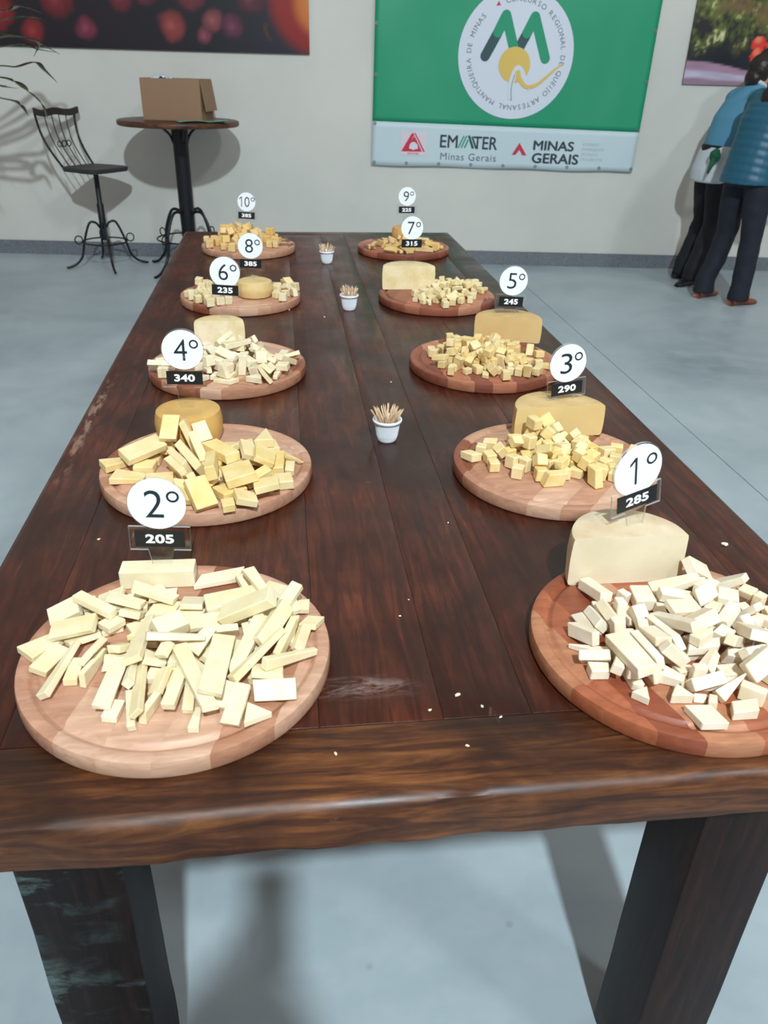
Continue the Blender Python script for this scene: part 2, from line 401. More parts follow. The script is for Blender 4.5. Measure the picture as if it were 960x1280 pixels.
ZB = TZ+.0002+BH
# ------------------------------------------------------------------ cheeses
C = {'L1': ((237, 231, 198), (230, 220, 176)), 'L2': ((235, 219, 166), (226, 204, 136)), 'L3': ((236, 230, 204), (222, 210, 170)),
     'L4': ((232, 222, 184), (222, 204, 150)), 'L5': ((228, 200, 134), (216, 178, 100)), 'R1': ((238, 233, 215), (230, 220, 190)),
     'R2': ((236, 221, 164), (226, 203, 132)), 'R3': ((230, 212, 156), (219, 193, 126)), 'R4': ((234, 224, 178), (222, 204, 144)),
     'R5': ((226, 200, 136), (214, 178, 104))}
CM = {k: cheese_mat('cheese_paste_'+ORD[k][0], srgb(*a), srgb(*b)) for k, (a, b) in C.items()}
RIND = {'L2': cheese_mat('yellow_rind', srgb(212, 174, 92), srgb(200, 156, 74), .08, .35, 18), 'L3': cheese_mat('cream_rind', srgb(230, 216, 172), srgb(222, 202, 150)),
        'L4': cheese_mat('pale_yellow_rind', srgb(222, 198, 136), srgb(212, 184, 116)), 'R1': cheese_mat('beige_rind', srgb(224, 208, 172), srgb(208, 184, 142), .08, .5, 22),
        'R2': cheese_mat('straw_rind', srgb(218, 186, 116), srgb(204, 168, 96)), 'R3': cheese_mat('golden_rind', srgb(208, 174, 96), srgb(196, 156, 78)),
        'R4': cheese_mat('cream_white_rind', srgb(228, 212, 160), srgb(220, 198, 140)), 'R5': cheese_mat('amber_rind', srgb(208, 160, 78), srgb(196, 144, 62))}
CUT = {'R3': cheese_mat('golden_cut_face', srgb(214, 184, 112), srgb(206, 172, 96), .1, .4, 12), 'R2': cheese_mat('straw_cut_face', srgb(222, 196, 124), srgb(216, 188, 112), .1, .4, 12),
       'R1': cheese_mat('ivory_cut_face', srgb(226, 218, 188), srgb(216, 206, 172), .1, .4, 14)}
WHEELS = {'L2': (-.183, 1.375, .060, .060, 0, 0), 'L3': (-.162, 1.93, .060, .062, 1, 0), 'L4': (-.09, 2.42, .054, .048, 0, 0),
          'R1': (.444, .848, .080, .074, 1, .0), 'R2': (.506, 1.335, .088, .062, 1, .05), 'R3': (.562, 1.94, .085, .063, 1, -.3),
          'R4': (.386, 2.49, .083, .072, 1, 0), 'R5': (.484, 3.27, .052, .060, 0, 0)}
WLAB = {'L2': 'whole small yellow cheese wheel at the back of the 4º 340 board', 'L3': 'white half cheese wheel standing behind the slices on the 6º board',
        'L4': 'small whole cream-yellow cheese wheel in the middle of the 8º board', 'R1': 'ivory half cheese wheel with cut face on the 1º 285 board',
        'R2': 'pale yellow half cheese wheel behind the cubes on the 3º 290 board', 'R3': 'golden half cheese wheel behind the cubes on the 5º 245 board',
        'R4': 'cream white half cheese wheel at the left of the 7º 315 board', 'R5': 'small amber cheese wheel on the farthest right board'}
for k, (cx, cy, r, h, hf, rot) in WHEELS.items():
    bm = bmesh.new(); e = .007 if hf else .014
    bulge = .0025 if hf else .004
    prof = [(0, 0), (r-e*.8, 0), (r-e*.25, e*.25), (r-.0005, e)]
    for i in range(1, 5): prof.append((r-.0005+bulge*.4*math.sin(PI*i/5), e+(h-2*e)*i/5))
    prof += [(r-.0005, h-e), (r-e*.22, h-e*.3), (r-e*.8, h-e*.04), (r*.6, h-(.0015 if not hf else 0)), (0, h-(.002 if not hf else .0005))]
    lathe(bm, prof, 64)
    if hf:
        g = list(bm.verts)+list(bm.edges)+list(bm.faces)
        r_ = bmesh.ops.bisect_plane(bm, geom=g, plane_co=(0, 0, 0), plane_no=(0, 1, 0), clear_inner=True, dist=1e-6)
        ed = [q for q in r_['geom_cut'] if isinstance(q, bmesh.types.BMEdge)]
        bmesh.ops.holes_fill(bm, edges=ed, sides=0)
        bmesh.ops.recalc_face_normals(bm, faces=list(bm.faces)); bm.normal_update()
        rim = []
        for f in bm.faces:
            if f.normal.y < -.95:
                f.material_index = 1; rim = list(f.edges)
    for q in bm.verts:
        n_ = noise.noise(Vector((q.co.x*30+cx*50, q.co.y*30, q.co.z*30)))*.0012; q.co += Vector((n_, n_*.5 if not hf or q.co.y > .001 else 0, 0))
    o = mesh('whole_cheese' if not hf else 'half_cheese', bm, [RIND[k], CUT.get(k, CM[k])], None)
    autosmooth(o, 40); o.location = (cx, cy, ZB+.0003); o.rotation_euler = (0, 0, rot)
    tag(o, WLAB[k], 'cheese', 'large uncut and half wheels on the boards')
# flat block the 2º sign is stuck in
bm = bmesh.new(); box(bm, (-.048, -.0145, 0), (.048, .0145, .0265)); bevel(bm, .0015, 2)
o = mesh('cheese_block', bm, CM['L1']); o.location = (-.1795, .9005, ZB+.0003); o.rotation_euler = (0, 0, R(-1))
tag(o, 'rectangular pale cheese block at the back of the 2º 205 board, holding its sign', 'cheese')
# cut pieces: settled with a physics run, baked here as numbers
def variants():
    r = random.Random(3); V = []
    Q = [(sx, sy, sz) for sx in (-1, 1) for sy in (-1, 1) for sz in (-1, 1)]
    for k in range(6):
        V.append([(sx*.5*(1+r.uniform(-.1, .06)), sy*.5*(1+r.uniform(-.14, .06)), sz*.5*(1+r.uniform(-.12, .05))) for sx, sy, sz in Q])
    V.append([(sx*.5, sy*.5*(1 if sx < 0 else .55), sz*.5*(1 if sx < 0 else .75)) for sx, sy, sz in Q])
    V.append([(sx*.5, sy*.5*(1 if sx < 0 else .12), sz*.5*(1 if sx < 0 else .5)) for sx, sy, sz in Q])
    V.append([(sx*.5+sy*.12, sy*.5, sz*.5*(1 if sx > 0 else .85)) for sx, sy, sz in Q])
    V.append([(x, y, z*.5) for (x, y) in ((-.5, -.5), (.5, -.4), (-.1, .5)) for z in (-1, 1)])
    return V
VM = {}
def piece_mesh(v, shape, k):
    key = (v, shape, k)
    if key not in VM:
        bm = bmesh.new(); sx, sy, sz = shape
        for q in variants()[v]: bm.verts.new((q[0]*sx, q[1]*sy, q[2]*sz))
        bmesh.ops.convex_hull(bm, input=list(bm.verts)); bmesh.ops.dissolve_limit(bm, angle_limit=R(6), verts=list(bm.verts), edges=list(bm.edges))
        bevel(bm, min(shape)*.07, 1)
        for q in bm.verts: q.co.x /= sx; q.co.y /= sy; q.co.z /= sz
        bm.normal_update(); me = bpy.data.meshes.new('cheese_piece'); bm.to_mesh(me); bm.free(); me.materials.append(CM[k]); VM[key] = me
    return VM[key]
KIND = {'L1': ('cheese_stick', 'pale cheese stick in the tangled heap on the 2º 205 board'), 'L2': ('cheese_chunk', 'yellow cheese chunk in the heap on the 4º 340 board'),
        'L3': ('cheese_slice', 'white cheese slice in the heap on the 6º 235 board'), 'L4': ('cheese_chunk', 'cream cheese cube around the small wheel on the 8º board'),
        'L5': ('cheese_chunk', 'golden cheese cube in the tall heap on the 10º board'), 'R1': ('cheese_stick', 'ivory white cheese stick in the heap on the 1º 285 board'),
        'R2': ('cheese_cube', 'pale yellow cheese cube in the heap on the 3º 290 board'), 'R3': ('cheese_cube', 'small yellow cheese cube in the heap on the 5º 245 board'),
        'R4': ('cheese_cube', 'small cream cheese cube in the heap on the 7º 315 board'), 'R5': ('cheese_stick', 'yellow cheese stick on the 9º board')}
PIECES = """L1 5 460 142 75 -2383 8287 8094 996 0 -1 -84
L1 8 252 168 83 -2213 7995 8095 980 -2 -13 200
L1 1 417 213 94 -2681 8382 8163 988 9 -148 -50
L1 5 589 166 81 -1952 8654 8097 971 0 -1 241
L1 5 249 135 89 -2080 7379 8100 1000 12 5 11
L1 8 236 145 73 -2070 7263 8140 869 493 0 40
L1 1 467 149 99 -2078 8351 8165 991 -18 130 24
L1 8 362 163 92 -1688 8549 8148 957 36 149 245
L1 1 260 207 72 -1903 7983 8092 968 0 5 252
L1 4 259 205 100 -81 8507 8108 994 11 -7 108
L1 5 554 121 85 -67 7753 8099 762 0 -1 648
L1 1 391 154 97 -369 6849 8104 966 -13 3 -258
L1 8 1084 112 85 -1142 7170 8095 907 -7 0 -421
L1 4 918 194 73 -482 8268 8094 957 0 0 -291
L1 1 690 103 93 -1416 7022 8103 675 7 14 738
L1 4 630 232 85 -275 8020 8180 984 109 -86 116
L1 2 799 176 86 -187 7971 8278 870 87 -129 468
L1 5 395 290 100 -2804 8213 8210 965 160 -171 114
L1 6 529 329 90 -2938 7737 8096 921 -4 10 389
L1 1 464 219 96 -2807 7417 8124 823 96 72 555
L1 3 343 214 72 -2330 8563 8152 982 13 -186 13
L1 1 394 156 100 -2499 7210 8106 713 2 13 701
L1 6 563 198 72 -2295 7255 8133 541 -575 -412 456
L1 4 273 173 83 -1962 6541 8099 765 12 1 643
L1 1 570 100 88 -1779 6528 8104 476 428 513 571
L1 3 358 164 82 -1574 6526 8132 587 -571 -397 415
L1 3 190 142 86 -1614 7063 8099 768 -22 2 640
L1 3 394 215 73 -2504 7766 8129 945 -214 -47 244
L1 4 244 233 87 -2212 7962 8184 917 -29 -18 398
L1 5 270 202 93 -2022 7486 8182 849 -250 131 448
L1 4 252 244 89 -1994 8094 8220 957 -265 109 -51
L1 1 327 233 74 -1797 7707 8093 1000 -5 0 -21
L1 6 185 219 75 -2040 7110 8114 981 158 81 79
L1 8 586 246 81 -1006 8973 8094 993 -2 -6 118
L1 3 199 215 83 62 8232 8098 690 4 17 -723
L1 5 469 145 91 37 7525 8136 722 317 252 561
L1 0 362 224 75 -345 6896 8201 990 -121 65 -22
L1 5 470 242 89 -255 6636 8170 912 409 -2 -16
L1 9 316 284 80 -483 6389 8096 986 0 0 167
L1 0 532 118 84 -1186 6708 8097 701 2 0 713
L1 6 321 116 83 -1087 6339 8092 738 -11 12 675
L1 6 255 145 74 -1391 7259 8183 689 -4 33 724
L1 6 220 190 72 -1112 7523 8088 993 -2 20 119
L1 1 436 173 101 -952 7402 8138 805 232 157 524
L1 8 223 189 75 -675 7970 8162 455 -65 -883 93
L1 5 239 157 89 -575 7726 8144 640 93 -168 744
L1 1 447 215 70 -895 8105 8091 871 7 2 -491
L1 2 468 170 87 -709 7345 8100 745 4 2 667
L1 1 337 235 97 -1310 8147 8105 994 -9 0 -106
L1 1 528 347 82 -2635 7872 8220 996 -12 -87 23
L1 0 571 148 98 -2426 8157 8334 963 1 103 -249
L1 3 454 199 73 -2097 8286 8283 981 -113 143 -62
L1 6 841 142 83 -2635 7202 8169 767 -179 -200 583
L1 0 449 198 88 -2325 7418 8214 647 -413 -194 611
L1 3 756 189 72 -2028 6863 8202 737 88 83 666
L1 2 968 137 74 -1718 6763 8200 610 -280 -208 712
L1 1 352 165 88 -1509 6876 8172 767 -164 -251 567
L1 8 399 132 88 -1742 7712 8176 999 -9 -3 -46
L1 8 361 231 82 -1652 8303 8094 1000 -3 -9 22
L1 3 576 162 95 -1767 8435 8272 982 -32 149 -109
L1 5 281 420 71 -1286 8324 8170 982 -184 39 -19
L1 1 159 229 86 -673 8811 8133 952 192 61 231
L1 4 459 213 74 -251 8484 8183 893 146 -191 -380
L1 8 212 264 73 179 7868 8115 985 -102 1 -136
L1 4 143 120 98 -447 7421 8107 876 22 -5 482
L1 4 686 166 92 -137 7438 8226 585 -562 -424 403
L1 6 782 144 100 -85 7108 8214 728 586 324 148
L1 3 314 248 71 -763 6609 8143 823 102 -141 540
L1 2 468 194 78 -668 6437 8177 789 119 -131 589
L1 2 623 141 92 -1330 6733 8204 756 0 27 654
L1 5 412 255 89 -897 7702 8176 881 -472 -24 25
L1 6 263 184 75 -419 7757 8272 955 122 -8 -269
L1 6 266 218 94 -1618 7234 8191 962 -83 253 58
L1 8 786 221 79 -1220 7832 8224 982 90 81 145
L1 6 374 216 98 -1103 7487 8243 860 280 -99 415
L1 0 770 317 160 -764 8270 8213 991 3 -2 134
L1 8 952 161 83 -578 7345 8252 822 83 -83 557
L1 0 721 199 120 -273 7580 8341 741 425 170 491
L1 6 882 142 96 -446 7096 8302 875 -225 -184 386
L1 2 1114 178 73 -1133 6809 8275 827 -38 21 -561
L1 2 140 192 78 -1492 7243 8318 934 157 -198 -253
L1 6 858 216 83 -1790 7514 8291 164 720 663 124
L1 6 647 106 97 -1852 7107 8174 653 224 349 634
L1 0 385 245 180 -1468 7612 8368 949 127 59 282
L1 6 661 146 92 -1374 7361 8402 954 -252 99 131
L1 6 754 168 77 -458 8429 8334 838 4 1 -546
L1 0 757 263 150 -584 7827 8437 963 37 -253 -81
L1 0 1142 256 90 -888 6956 8311 732 34 98 673
L2 6 431 354 132 -2979 12579 8114 967 -5 19 254
L2 6 538 388 111 -2666 12055 8105 997 1 13 -81
L2 3 359 310 154 -2455 12373 8133 999 0 5 -31
L2 1 275 386 112 -2370 12720 8112 999 -6 -1 -37
L2 8 291 397 141 -789 13087 8121 985 0 -18 169
L2 2 388 427 128 -421 13076 8122 994 -11 9 108
L2 0 229 667 180 -222 12343 8143 1000 0 -9 -29
L2 1 159 367 129 -25 12189 8120 999 7 25 -35
L2 5 309 353 155 -131 11689 8134 999 0 -2 43
L2 6 140 343 152 -482 12004 8126 700 101 -700 101
L2 3 469 363 152 -976 11402 8133 961 -12 8 275
L2 2 338 367 120 -728 11084 8167 982 -24 162 93
L2 2 392 358 118 -400 11355 8255 995 -22 -90 37
L2 3 365 418 122 -1388 11509 8203 924 -68 -265 -269
L2 2 426 445 121 -2138 11857 8118 997 2 -1 72
L2 0 443 342 155 -2021 11422 8204 963 31 170 -206
L2 0 248 498 109 -1709 11274 8212 964 114 186 152
L2 3 591 305 132 -1876 12095 8208 718 -486 286 -408
L2 3 367 577 152 -1330 12531 8132 999 -2 9 -34
L2 1 271 558 139 -956 12194 8125 999 4 15 -30
L2 6 276 494 139 -1694 12790 8117 994 -3 31 102
L2 6 307 432 154 -2194 12931 8237 956 3 33 -291
L2 4 739 384 132 -2492 12622 8348 939 120 -19 322
L2 4 292 544 110 -2059 12933 8594 970 242 9 -36
L2 2 214 555 121 -1746 12960 8450 650 353 430 518
L2 4 452 258 127 -1092 12949 8194 897 -29 -154 -413
L2 0 746 298 160 -1195 12606 8290 899 -4 8 -439
L2 1 510 547 121 -584 12542 8191 987 6 158 -35
L2 9 340 621 160 -433 13163 8267 998 -18 11 -51
L2 1 637 327 121 -1858 12336 8226 727 -469 285 -412
L2 0 307 819 150 -1642 12240 8315 839 -43 472 268
L2 0 140 496 138 -1269 12039 8201 956 170 -56 231
L2 4 234 568 112 -725 12445 8368 980 17 179 86
L2 3 365 520 111 -439 12200 8363 968 8 251 -13
L2 7 380 108 60 57 12464 8169 955 37 278 101
L2 4 194 500 137 -560 11734 8207 854 168 -29 -491
L2 0 378 518 160 -1410 11060 8280 897 346 98 256
L2 4 214 333 138 -1614 11682 8230 825 -261 501 27
L2 2 353 266 147 -1533 13032 8468 509 287 -362 727
L2 9 549 366 148 -1598 12655 8344 563 -74 -763 309
L2 0 251 794 180 -1278 11681 8461 759 -59 648 -16
L2 0 511 531 180 -840 11585 8338 990 4 -86 112
L2 0 206 254 133 -999 10956 8122 6 995 92 24
L3 0 352 308 176 -2754 17566 8141 732 5 -4 681
L3 9 360 360 135 -742 16698 8123 735 0 0 679
L3 8 408 223 93 -1341 16659 8099 979 -5 -8 -203
L3 8 485 265 110 -1408 16967 8107 43 -9 3 -999
L3 6 578 193 116 -1764 17200 8165 775 -57 -71 -625
L3 1 492 189 114 -1205 18369 8113 902 12 2 -431
L3 6 530 177 106 -2675 17611 8282 102 7 26 -994
L3 6 547 182 109 -798 18480 8104 14 -13 0 1000
L3 6 508 169 102 -243 17036 8100 641 10 8 -767
L3 0 281 246 141 -113 17184 8227 989 21 -8 -144
L3 4 263 263 203 -1360 17049 8269 322 37 8 946
L3 4 285 285 219 -990 18707 8211 760 -110 -151 -622
L3 1 431 166 100 -1287 18069 8106 577 -7 -11 817
L3 1 568 219 131 -2770 17280 8259 445 894 -40 -30
L3 1 436 168 101 -1875 17539 8139 702 -700 -83 100
L3 4 273 273 210 -683 17053 8189 320 -139 16 937
L3 6 555 185 111 -1548 18404 8186 453 149 72 -876
L3 9 293 293 110 -1637 17917 8111 170 0 0 985
L3 4 284 284 219 -991 17837 8192 543 521 460 472
L3 7 562 198 83 -1344 17868 8187 699 -30 -188 689
L3 0 330 288 165 -1054 17492 8136 705 5 -9 709
L3 8 485 265 110 -1687 18290 8234 859 169 -29 -483
L3 4 271 271 208 -642 18161 8165 283 8 4 959
L3 8 408 223 93 -504 16693 8210 755 -314 317 -481
L3 1 574 221 132 -728 18418 8293 627 78 -256 -732
L3 1 560 215 129 -1808 18621 8158 135 115 -640 -748
L3 8 417 227 95 -1099 18498 8291 852 516 85 21
L3 9 309 309 116 -329 17873 8114 0 932 362 0
L3 4 262 262 201 -1510 17452 8194 251 633 295 -670
L3 4 236 236 181 -2713 17074 8169 720 694 -10 -16
L3 4 231 231 178 -1919 18819 8170 653 -664 -266 247
L3 9 307 307 115 -468 16944 8249 691 72 461 552
L3 6 561 187 112 -429 17219 8212 583 110 415 690
L3 0 312 273 156 -1165 18239 8248 118 8 21 -993
L3 1 440 169 101 -1725 18121 8296 543 -26 -178 820
L3 6 576 192 115 -1407 18785 8205 397 167 680 593
L3 6 605 202 121 -1261 18085 8381 112 -32 -8 993
L3 4 235 235 181 -1751 17388 8314 315 613 -245 682
L3 6 525 175 105 -1821 17887 8200 643 561 -431 -295
L3 7 657 232 97 -544 18006 8296 924 217 293 113
L3 1 532 205 123 -348 17288 8287 611 -361 -19 -704
L3 1 469 180 108 -854 18305 8457 632 600 -482 -92
L3 9 330 330 124 -1427 16763 8253 573 204 -678 414
L3 9 313 313 117 -714 17583 8115 991 0 0 -133
L3 0 340 298 170 -564 17752 8279 670 631 -184 346
L3 9 326 326 122 -1032 18253 8417 256 445 520 -683
L3 1 550 211 127 -116 18264 8120 3 789 615 -2
L3 9 296 296 111 -1846 16808 8112 759 0 0 -651
L3 7 695 245 102 -1324 19090 8123 267 -956 121 24
L3 0 312 273 156 -871 17366 8282 922 -33 146 -357
L3 1 575 221 133 -41 17601 8242 883 -99 206 409
L3 7 735 259 108 -67 17873 8220 76 -320 908 -261
L3 6 641 214 128 -1332 17660 8293 871 -461 -7 -168
L3 1 480 185 111 -1363 17922 8325 164 177 -24 970
L3 1 531 204 123 -1356 17547 8396 889 311 -8 -336
L3 9 345 345 129 -1280 17244 8224 192 -258 -658 681
L3 1 450 173 104 -1004 17174 8278 533 509 -456 499
L3 7 725 256 107 -1363 18576 8409 599 -236 -78 761
L3 6 664 221 133 -1137 17970 8513 972 -6 -20 234
L3 7 571 201 84 -1824 18086 8112 626 -568 421 -329
L3 1 464 178 107 -1468 18443 8500 900 -194 -273 280
L3 4 271 271 208 -598 17559 8327 499 -511 -577 -396
L4 2 218 178 158 -187 24768 8137 781 8 1 625
L4 5 259 191 180 -232 25020 8146 998 17 10 53
L4 1 241 217 217 -2211 24119 8197 467 177 -268 -823
L4 2 279 229 203 -2523 24713 8160 791 3 -8 -612
L4 3 201 212 201 6 24036 8157 443 11 5 -897
L4 0 242 242 218 -1868 23189 8162 788 -14 -10 -616
L4 5 249 184 173 45 24223 8301 825 -379 4 -420
L4 8 323 216 151 230 24230 8164 614 -614 350 -350
L4 3 235 247 235 -2309 23791 8174 991 -4 14 135
L4 3 207 218 207 -2574 24726 8369 994 6 36 -105
L4 0 198 198 178 -2590 24173 8152 143 -711 136 675
L4 0 251 251 225 -2464 25257 8165 739 -15 -9 -673
L4 0 188 188 169 -2436 24341 8153 707 -693 100 -95
L4 5 247 183 172 -238 24163 8140 592 -571 -405 399
L4 2 274 224 199 -2730 23773 8196 56 712 40 -699
L4 0 201 201 181 -2843 24060 8154 167 -708 172 665
L4 1 246 221 221 -2252 23552 8165 157 -144 703 -678
L4 8 290 193 135 -2358 24519 8192 376 436 -557 599
L4 8 341 227 159 -294 24534 8170 207 207 676 676
L4 2 242 198 176 -1443 25383 8146 951 -34 12 308
L4 1 214 193 193 31 24510 8162 436 -538 -449 -564
L4 4 232 232 232 -2138 22997 8173 418 558 -436 568
L4 3 224 236 224 -58 23573 8168 43 985 -168 8
L4 5 232 171 161 -2459 24341 8332 76 -6 3 997
L4 5 289 213 201 -2225 23217 8193 442 -570 436 538
L4 0 215 215 193 -2512 23413 8161 186 187 -676 -689
L4 2 208 170 151 -2424 23996 8262 289 293 796 -443
L4 1 207 186 186 -263 23901 8149 19 387 922 -1
L4 1 251 226 226 298 24732 8181 322 -613 -339 -637
L4 5 265 196 184 -2086 25363 8150 415 398 573 584
L4 3 175 184 175 -2488 23674 8312 896 194 -394 -65
L4 1 235 212 212 -1631 23232 8174 683 -45 727 53
L4 0 253 253 227 -2331 25001 8176 389 575 -398 600
L4 1 225 202 202 -956 25872 8157 983 22 25 -178
L4 0 202 202 182 -1576 25072 8144 581 11 -13 814
L4 0 248 248 223 -1975 23507 8184 485 -471 527 -515
L4 2 277 226 201 -1794 24439 8154 10 -941 -338 17
L4 3 221 232 221 -1663 25636 8167 642 12 42 -765
L4 4 253 253 253 -1458 24844 8179 593 398 574 -400
L4 8 300 200 140 -16 25293 8156 585 -585 397 -397
L4 2 232 190 169 -1933 25533 8155 466 -395 -549 570
L4 5 252 186 175 -1797 25332 8144 80 -1 -3 -997
L4 8 353 235 165 131 25061 8224 342 290 -257 856
L5 2 248 203 181 -1024 32966 8148 585 1 -8 -811
L5 1 245 220 220 -1319 32946 8166 743 0 11 -670
L5 5 339 251 236 -1738 31156 8174 320 3 -1 947
L5 1 224 201 201 -315 31799 8156 600 -15 15 -800
L5 4 221 221 221 -1409 31996 8171 637 4 58 -769
L5 3 254 268 254 -2216 32133 8183 328 26 35 -944
L5 2 233 190 169 -2037 32813 8142 378 -31 -18 925
L5 3 232 244 232 -2233 31057 8172 563 588 -385 -434
L5 1 257 232 232 -1862 33044 8167 315 311 608 659
L5 4 285 285 285 -1016 30856 8203 103 35 46 -993
L5 2 263 215 191 -1661 32423 8154 527 7 4 850
L5 0 215 215 193 -1656 32084 8161 697 685 150 149
L5 0 276 276 248 -2463 31888 8176 560 11 -13 829
L5 0 266 266 239 -338 33022 8172 91 -10 -2 -996
L5 4 283 283 283 -610 32406 8204 827 29 -7 562
L5 1 215 193 193 -382 32324 8163 672 154 712 -134
L5 5 321 237 224 -1833 31870 8168 844 -2 -2 -537
L5 0 259 259 233 -1218 32564 8169 1000 -4 -17 25
L5 2 236 193 172 -2570 32849 8144 938 -19 30 -345
L5 3 244 256 244 -1410 31902 8391 250 6 -79 965
L5 0 297 297 267 -1775 31534 8295 469 36 370 -801
L5 4 225 225 225 -1580 32845 8164 521 511 -475 -492
L5 1 237 214 214 -1107 31420 8162 468 -17 28 883
L5 1 295 265 265 -2388 33095 8202 644 325 -621 307
L5 4 222 222 222 -1784 32655 8245 235 -229 219 -919
L5 0 284 284 256 -1348 32259 8323 55 102 -346 931
L5 4 270 270 270 -1666 32345 8382 528 525 -472 -472
L5 1 299 269 269 -1879 30732 8205 572 440 -546 426
L5 4 284 284 284 -883 32589 8237 829 89 527 -163
L5 0 249 249 224 -1841 32855 8394 220 -955 -175 92
L5 2 266 218 194 -2174 33295 8193 172 675 -159 699
L5 0 257 257 232 -2303 32535 8189 712 -699 51 -45
L5 5 317 234 221 -1166 33542 8167 602 3 12 799
L5 1 293 264 264 -2291 32759 8401 630 -224 -248 -701
L5 3 226 238 226 -1398 32600 8380 340 -755 215 518
L5 4 224 224 224 -896 32201 8172 595 30 3 803
L5 4 264 264 264 -1987 32314 8338 766 495 302 -278
L5 2 280 229 204 -1787 33624 8200 131 683 -120 708
L5 1 225 203 203 -289 31531 8157 620 -15 14 -784
L5 3 264 278 264 -1418 32163 8611 699 -355 593 -185
L5 1 244 219 219 -1442 31504 8161 315 285 -611 -668
L5 4 244 244 244 -921 31901 8172 554 536 447 454
L5 3 227 239 227 -524 31566 8170 690 -64 -712 -115
L5 4 256 256 256 -1338 33209 8181 465 -528 461 541
L5 5 306 226 213 -624 32910 8165 619 607 -345 -361
L5 2 314 257 228 -2138 31798 8190 509 -437 -517 532
L5 5 263 194 183 -1747 31999 8373 15 517 -855 25
L5 5 309 228 215 -553 31957 8166 512 504 -482 -501
L5 1 278 250 250 -2679 32534 8181 18 662 749 -7
L5 1 231 208 208 -473 32689 8171 349 624 -320 622
L5 5 293 217 204 -1299 31138 8206 697 119 -703 79
L5 0 222 222 200 -1406 33539 8161 705 128 -683 145
L5 3 228 240 228 -1603 32724 8520 655 -604 454 -2
L5 1 287 258 258 -2009 32649 8524 582 437 35 -685
L5 3 208 219 208 -1106 32922 8341 726 -12 685 56
L5 1 233 210 210 -1052 32660 8446 800 182 515 -248
L5 2 315 258 229 -894 31623 8217 6 713 -12 -701
L5 0 273 273 246 -1939 33304 8368 46 766 -411 -492
L5 4 220 220 220 -720 33223 8163 569 -417 561 434
L5 3 231 243 231 -1618 33438 8366 825 459 -331 3
L5 1 287 258 258 -2146 31503 8360 81 10 -65 -995
L5 0 271 271 244 -1632 33131 8380 314 207 98 921
L5 5 333 246 232 -2460 32263 8172 14 -856 -516 -2
L5 3 207 218 207 -2956 32592 8160 707 -74 -696 -99
L5 2 304 249 221 -2283 33143 8485 738 -673 15 -57
L5 3 225 237 225 -2722 32085 8169 626 651 -290 -316
L5 0 271 271 244 -2082 33561 8188 308 304 -634 -641
L5 5 262 194 182 -757 33456 8149 131 120 687 704
L5 3 268 282 268 -1015 33260 8291 172 754 318 548
L5 2 313 256 228 -1302 33397 8444 674 12 -151 -723
L5 0 285 285 257 -1118 32052 8434 442 -658 99 -601
L5 3 252 266 252 -2008 32072 8520 47 543 260 797
L5 2 317 259 231 -220 32118 8192 557 -615 -397 392
L5 4 239 239 239 -1489 31593 8551 30 -194 910 -365
L5 4 269 269 269 -2785 31469 8192 127 -700 -108 -694
L5 0 222 222 199 -1409 32905 8390 505 518 -468 -508
L5 4 211 211 211 -1745 32895 8626 152 -900 349 211
L5 2 250 205 182 -2188 31392 8149 903 -35 7 428
L5 1 253 228 228 -2761 31771 8181 689 205 -670 182
L5 4 275 275 275 -1182 31698 8344 426 586 197 660
L5 2 305 250 222 -500 32836 8417 197 152 681 689
L5 5 246 182 171 -1532 31722 8301 130 879 -294 351
L5 4 298 298 298 -1503 31315 8435 290 701 -251 -602
L5 0 212 212 191 -473 33676 8157 276 637 -289 659
L5 5 245 181 170 -981 33640 8140 565 -563 415 -438
L5 5 330 244 230 -1387 32599 8633 95 859 482 144
R1 1 514 116 110 3809 7693 8111 668 -14 14 -744
R1 3 847 108 115 3904 6994 8114 697 -7 12 -717
R1 8 411 137 127 3550 7497 8147 694 299 -269 -597
R1 0 410 165 121 4157 7713 8115 780 -1 -3 -626
R1 5 819 108 135 4031 6972 8106 496 -490 502 -512
R1 1 801 107 137 3766 6771 8107 520 492 -481 -505
R1 1 754 140 140 3914 6711 8245 766 28 -16 -642
R1 3 440 90 148 5099 7069 8130 967 -1 4 254
R1 2 169 148 128 5722 7653 8121 762 2 -8 -648
R1 6 390 131 129 5216 7327 8112 970 -5 20 244
R1 1 268 126 140 4636 6871 8126 995 17 18 93
R1 6 310 120 111 4759 7158 8105 970 -5 22 241
R1 4 258 133 145 5944 7723 8181 693 -178 669 203
R1 2 346 106 152 4588 7610 8134 642 -19 43 -765
R1 5 295 111 115 5583 6685 8113 993 18 7 117
R1 2 404 100 154 5598 7416 8255 724 338 -598 -64
R1 3 496 125 143 5542 7093 8116 696 704 106 96
R1 1 600 94 127 4874 7715 8119 898 -25 -13 439
R1 8 297 90 116 5320 6893 8109 984 -14 -12 -180
R1 3 510 121 116 5104 7412 8112 700 -689 -130 136
R1 6 243 94 155 4437 6625 8092 706 700 100 39
R1 6 383 198 124 5519 7963 8110 994 2 20 -107
R1 3 294 143 125 5391 7827 8124 709 704 -19 -43
R1 1 507 120 142 5010 7524 8127 973 17 13 230
R1 0 154 164 124 5872 7986 8116 976 -1 -9 -218
R1 8 409 150 129 4735 6830 8254 999 15 18 45
R1 0 297 140 126 5404 7674 8117 997 -5 -8 -71
R1 3 564 175 142 3888 8140 8198 758 -113 -47 -640
R1 0 274 354 180 4484 7985 8143 999 -3 -12 -52
R1 5 445 180 106 3429 7254 8204 667 496 -449 -328
R1 0 401 173 133 3662 7480 8237 650 -304 207 -665
R1 4 375 196 123 4250 7459 8206 755 170 244 -584
R1 7 462 118 134 3431 7069 8106 258 -35 9 966
R1 3 232 169 135 3417 6671 8124 998 -6 12 -56
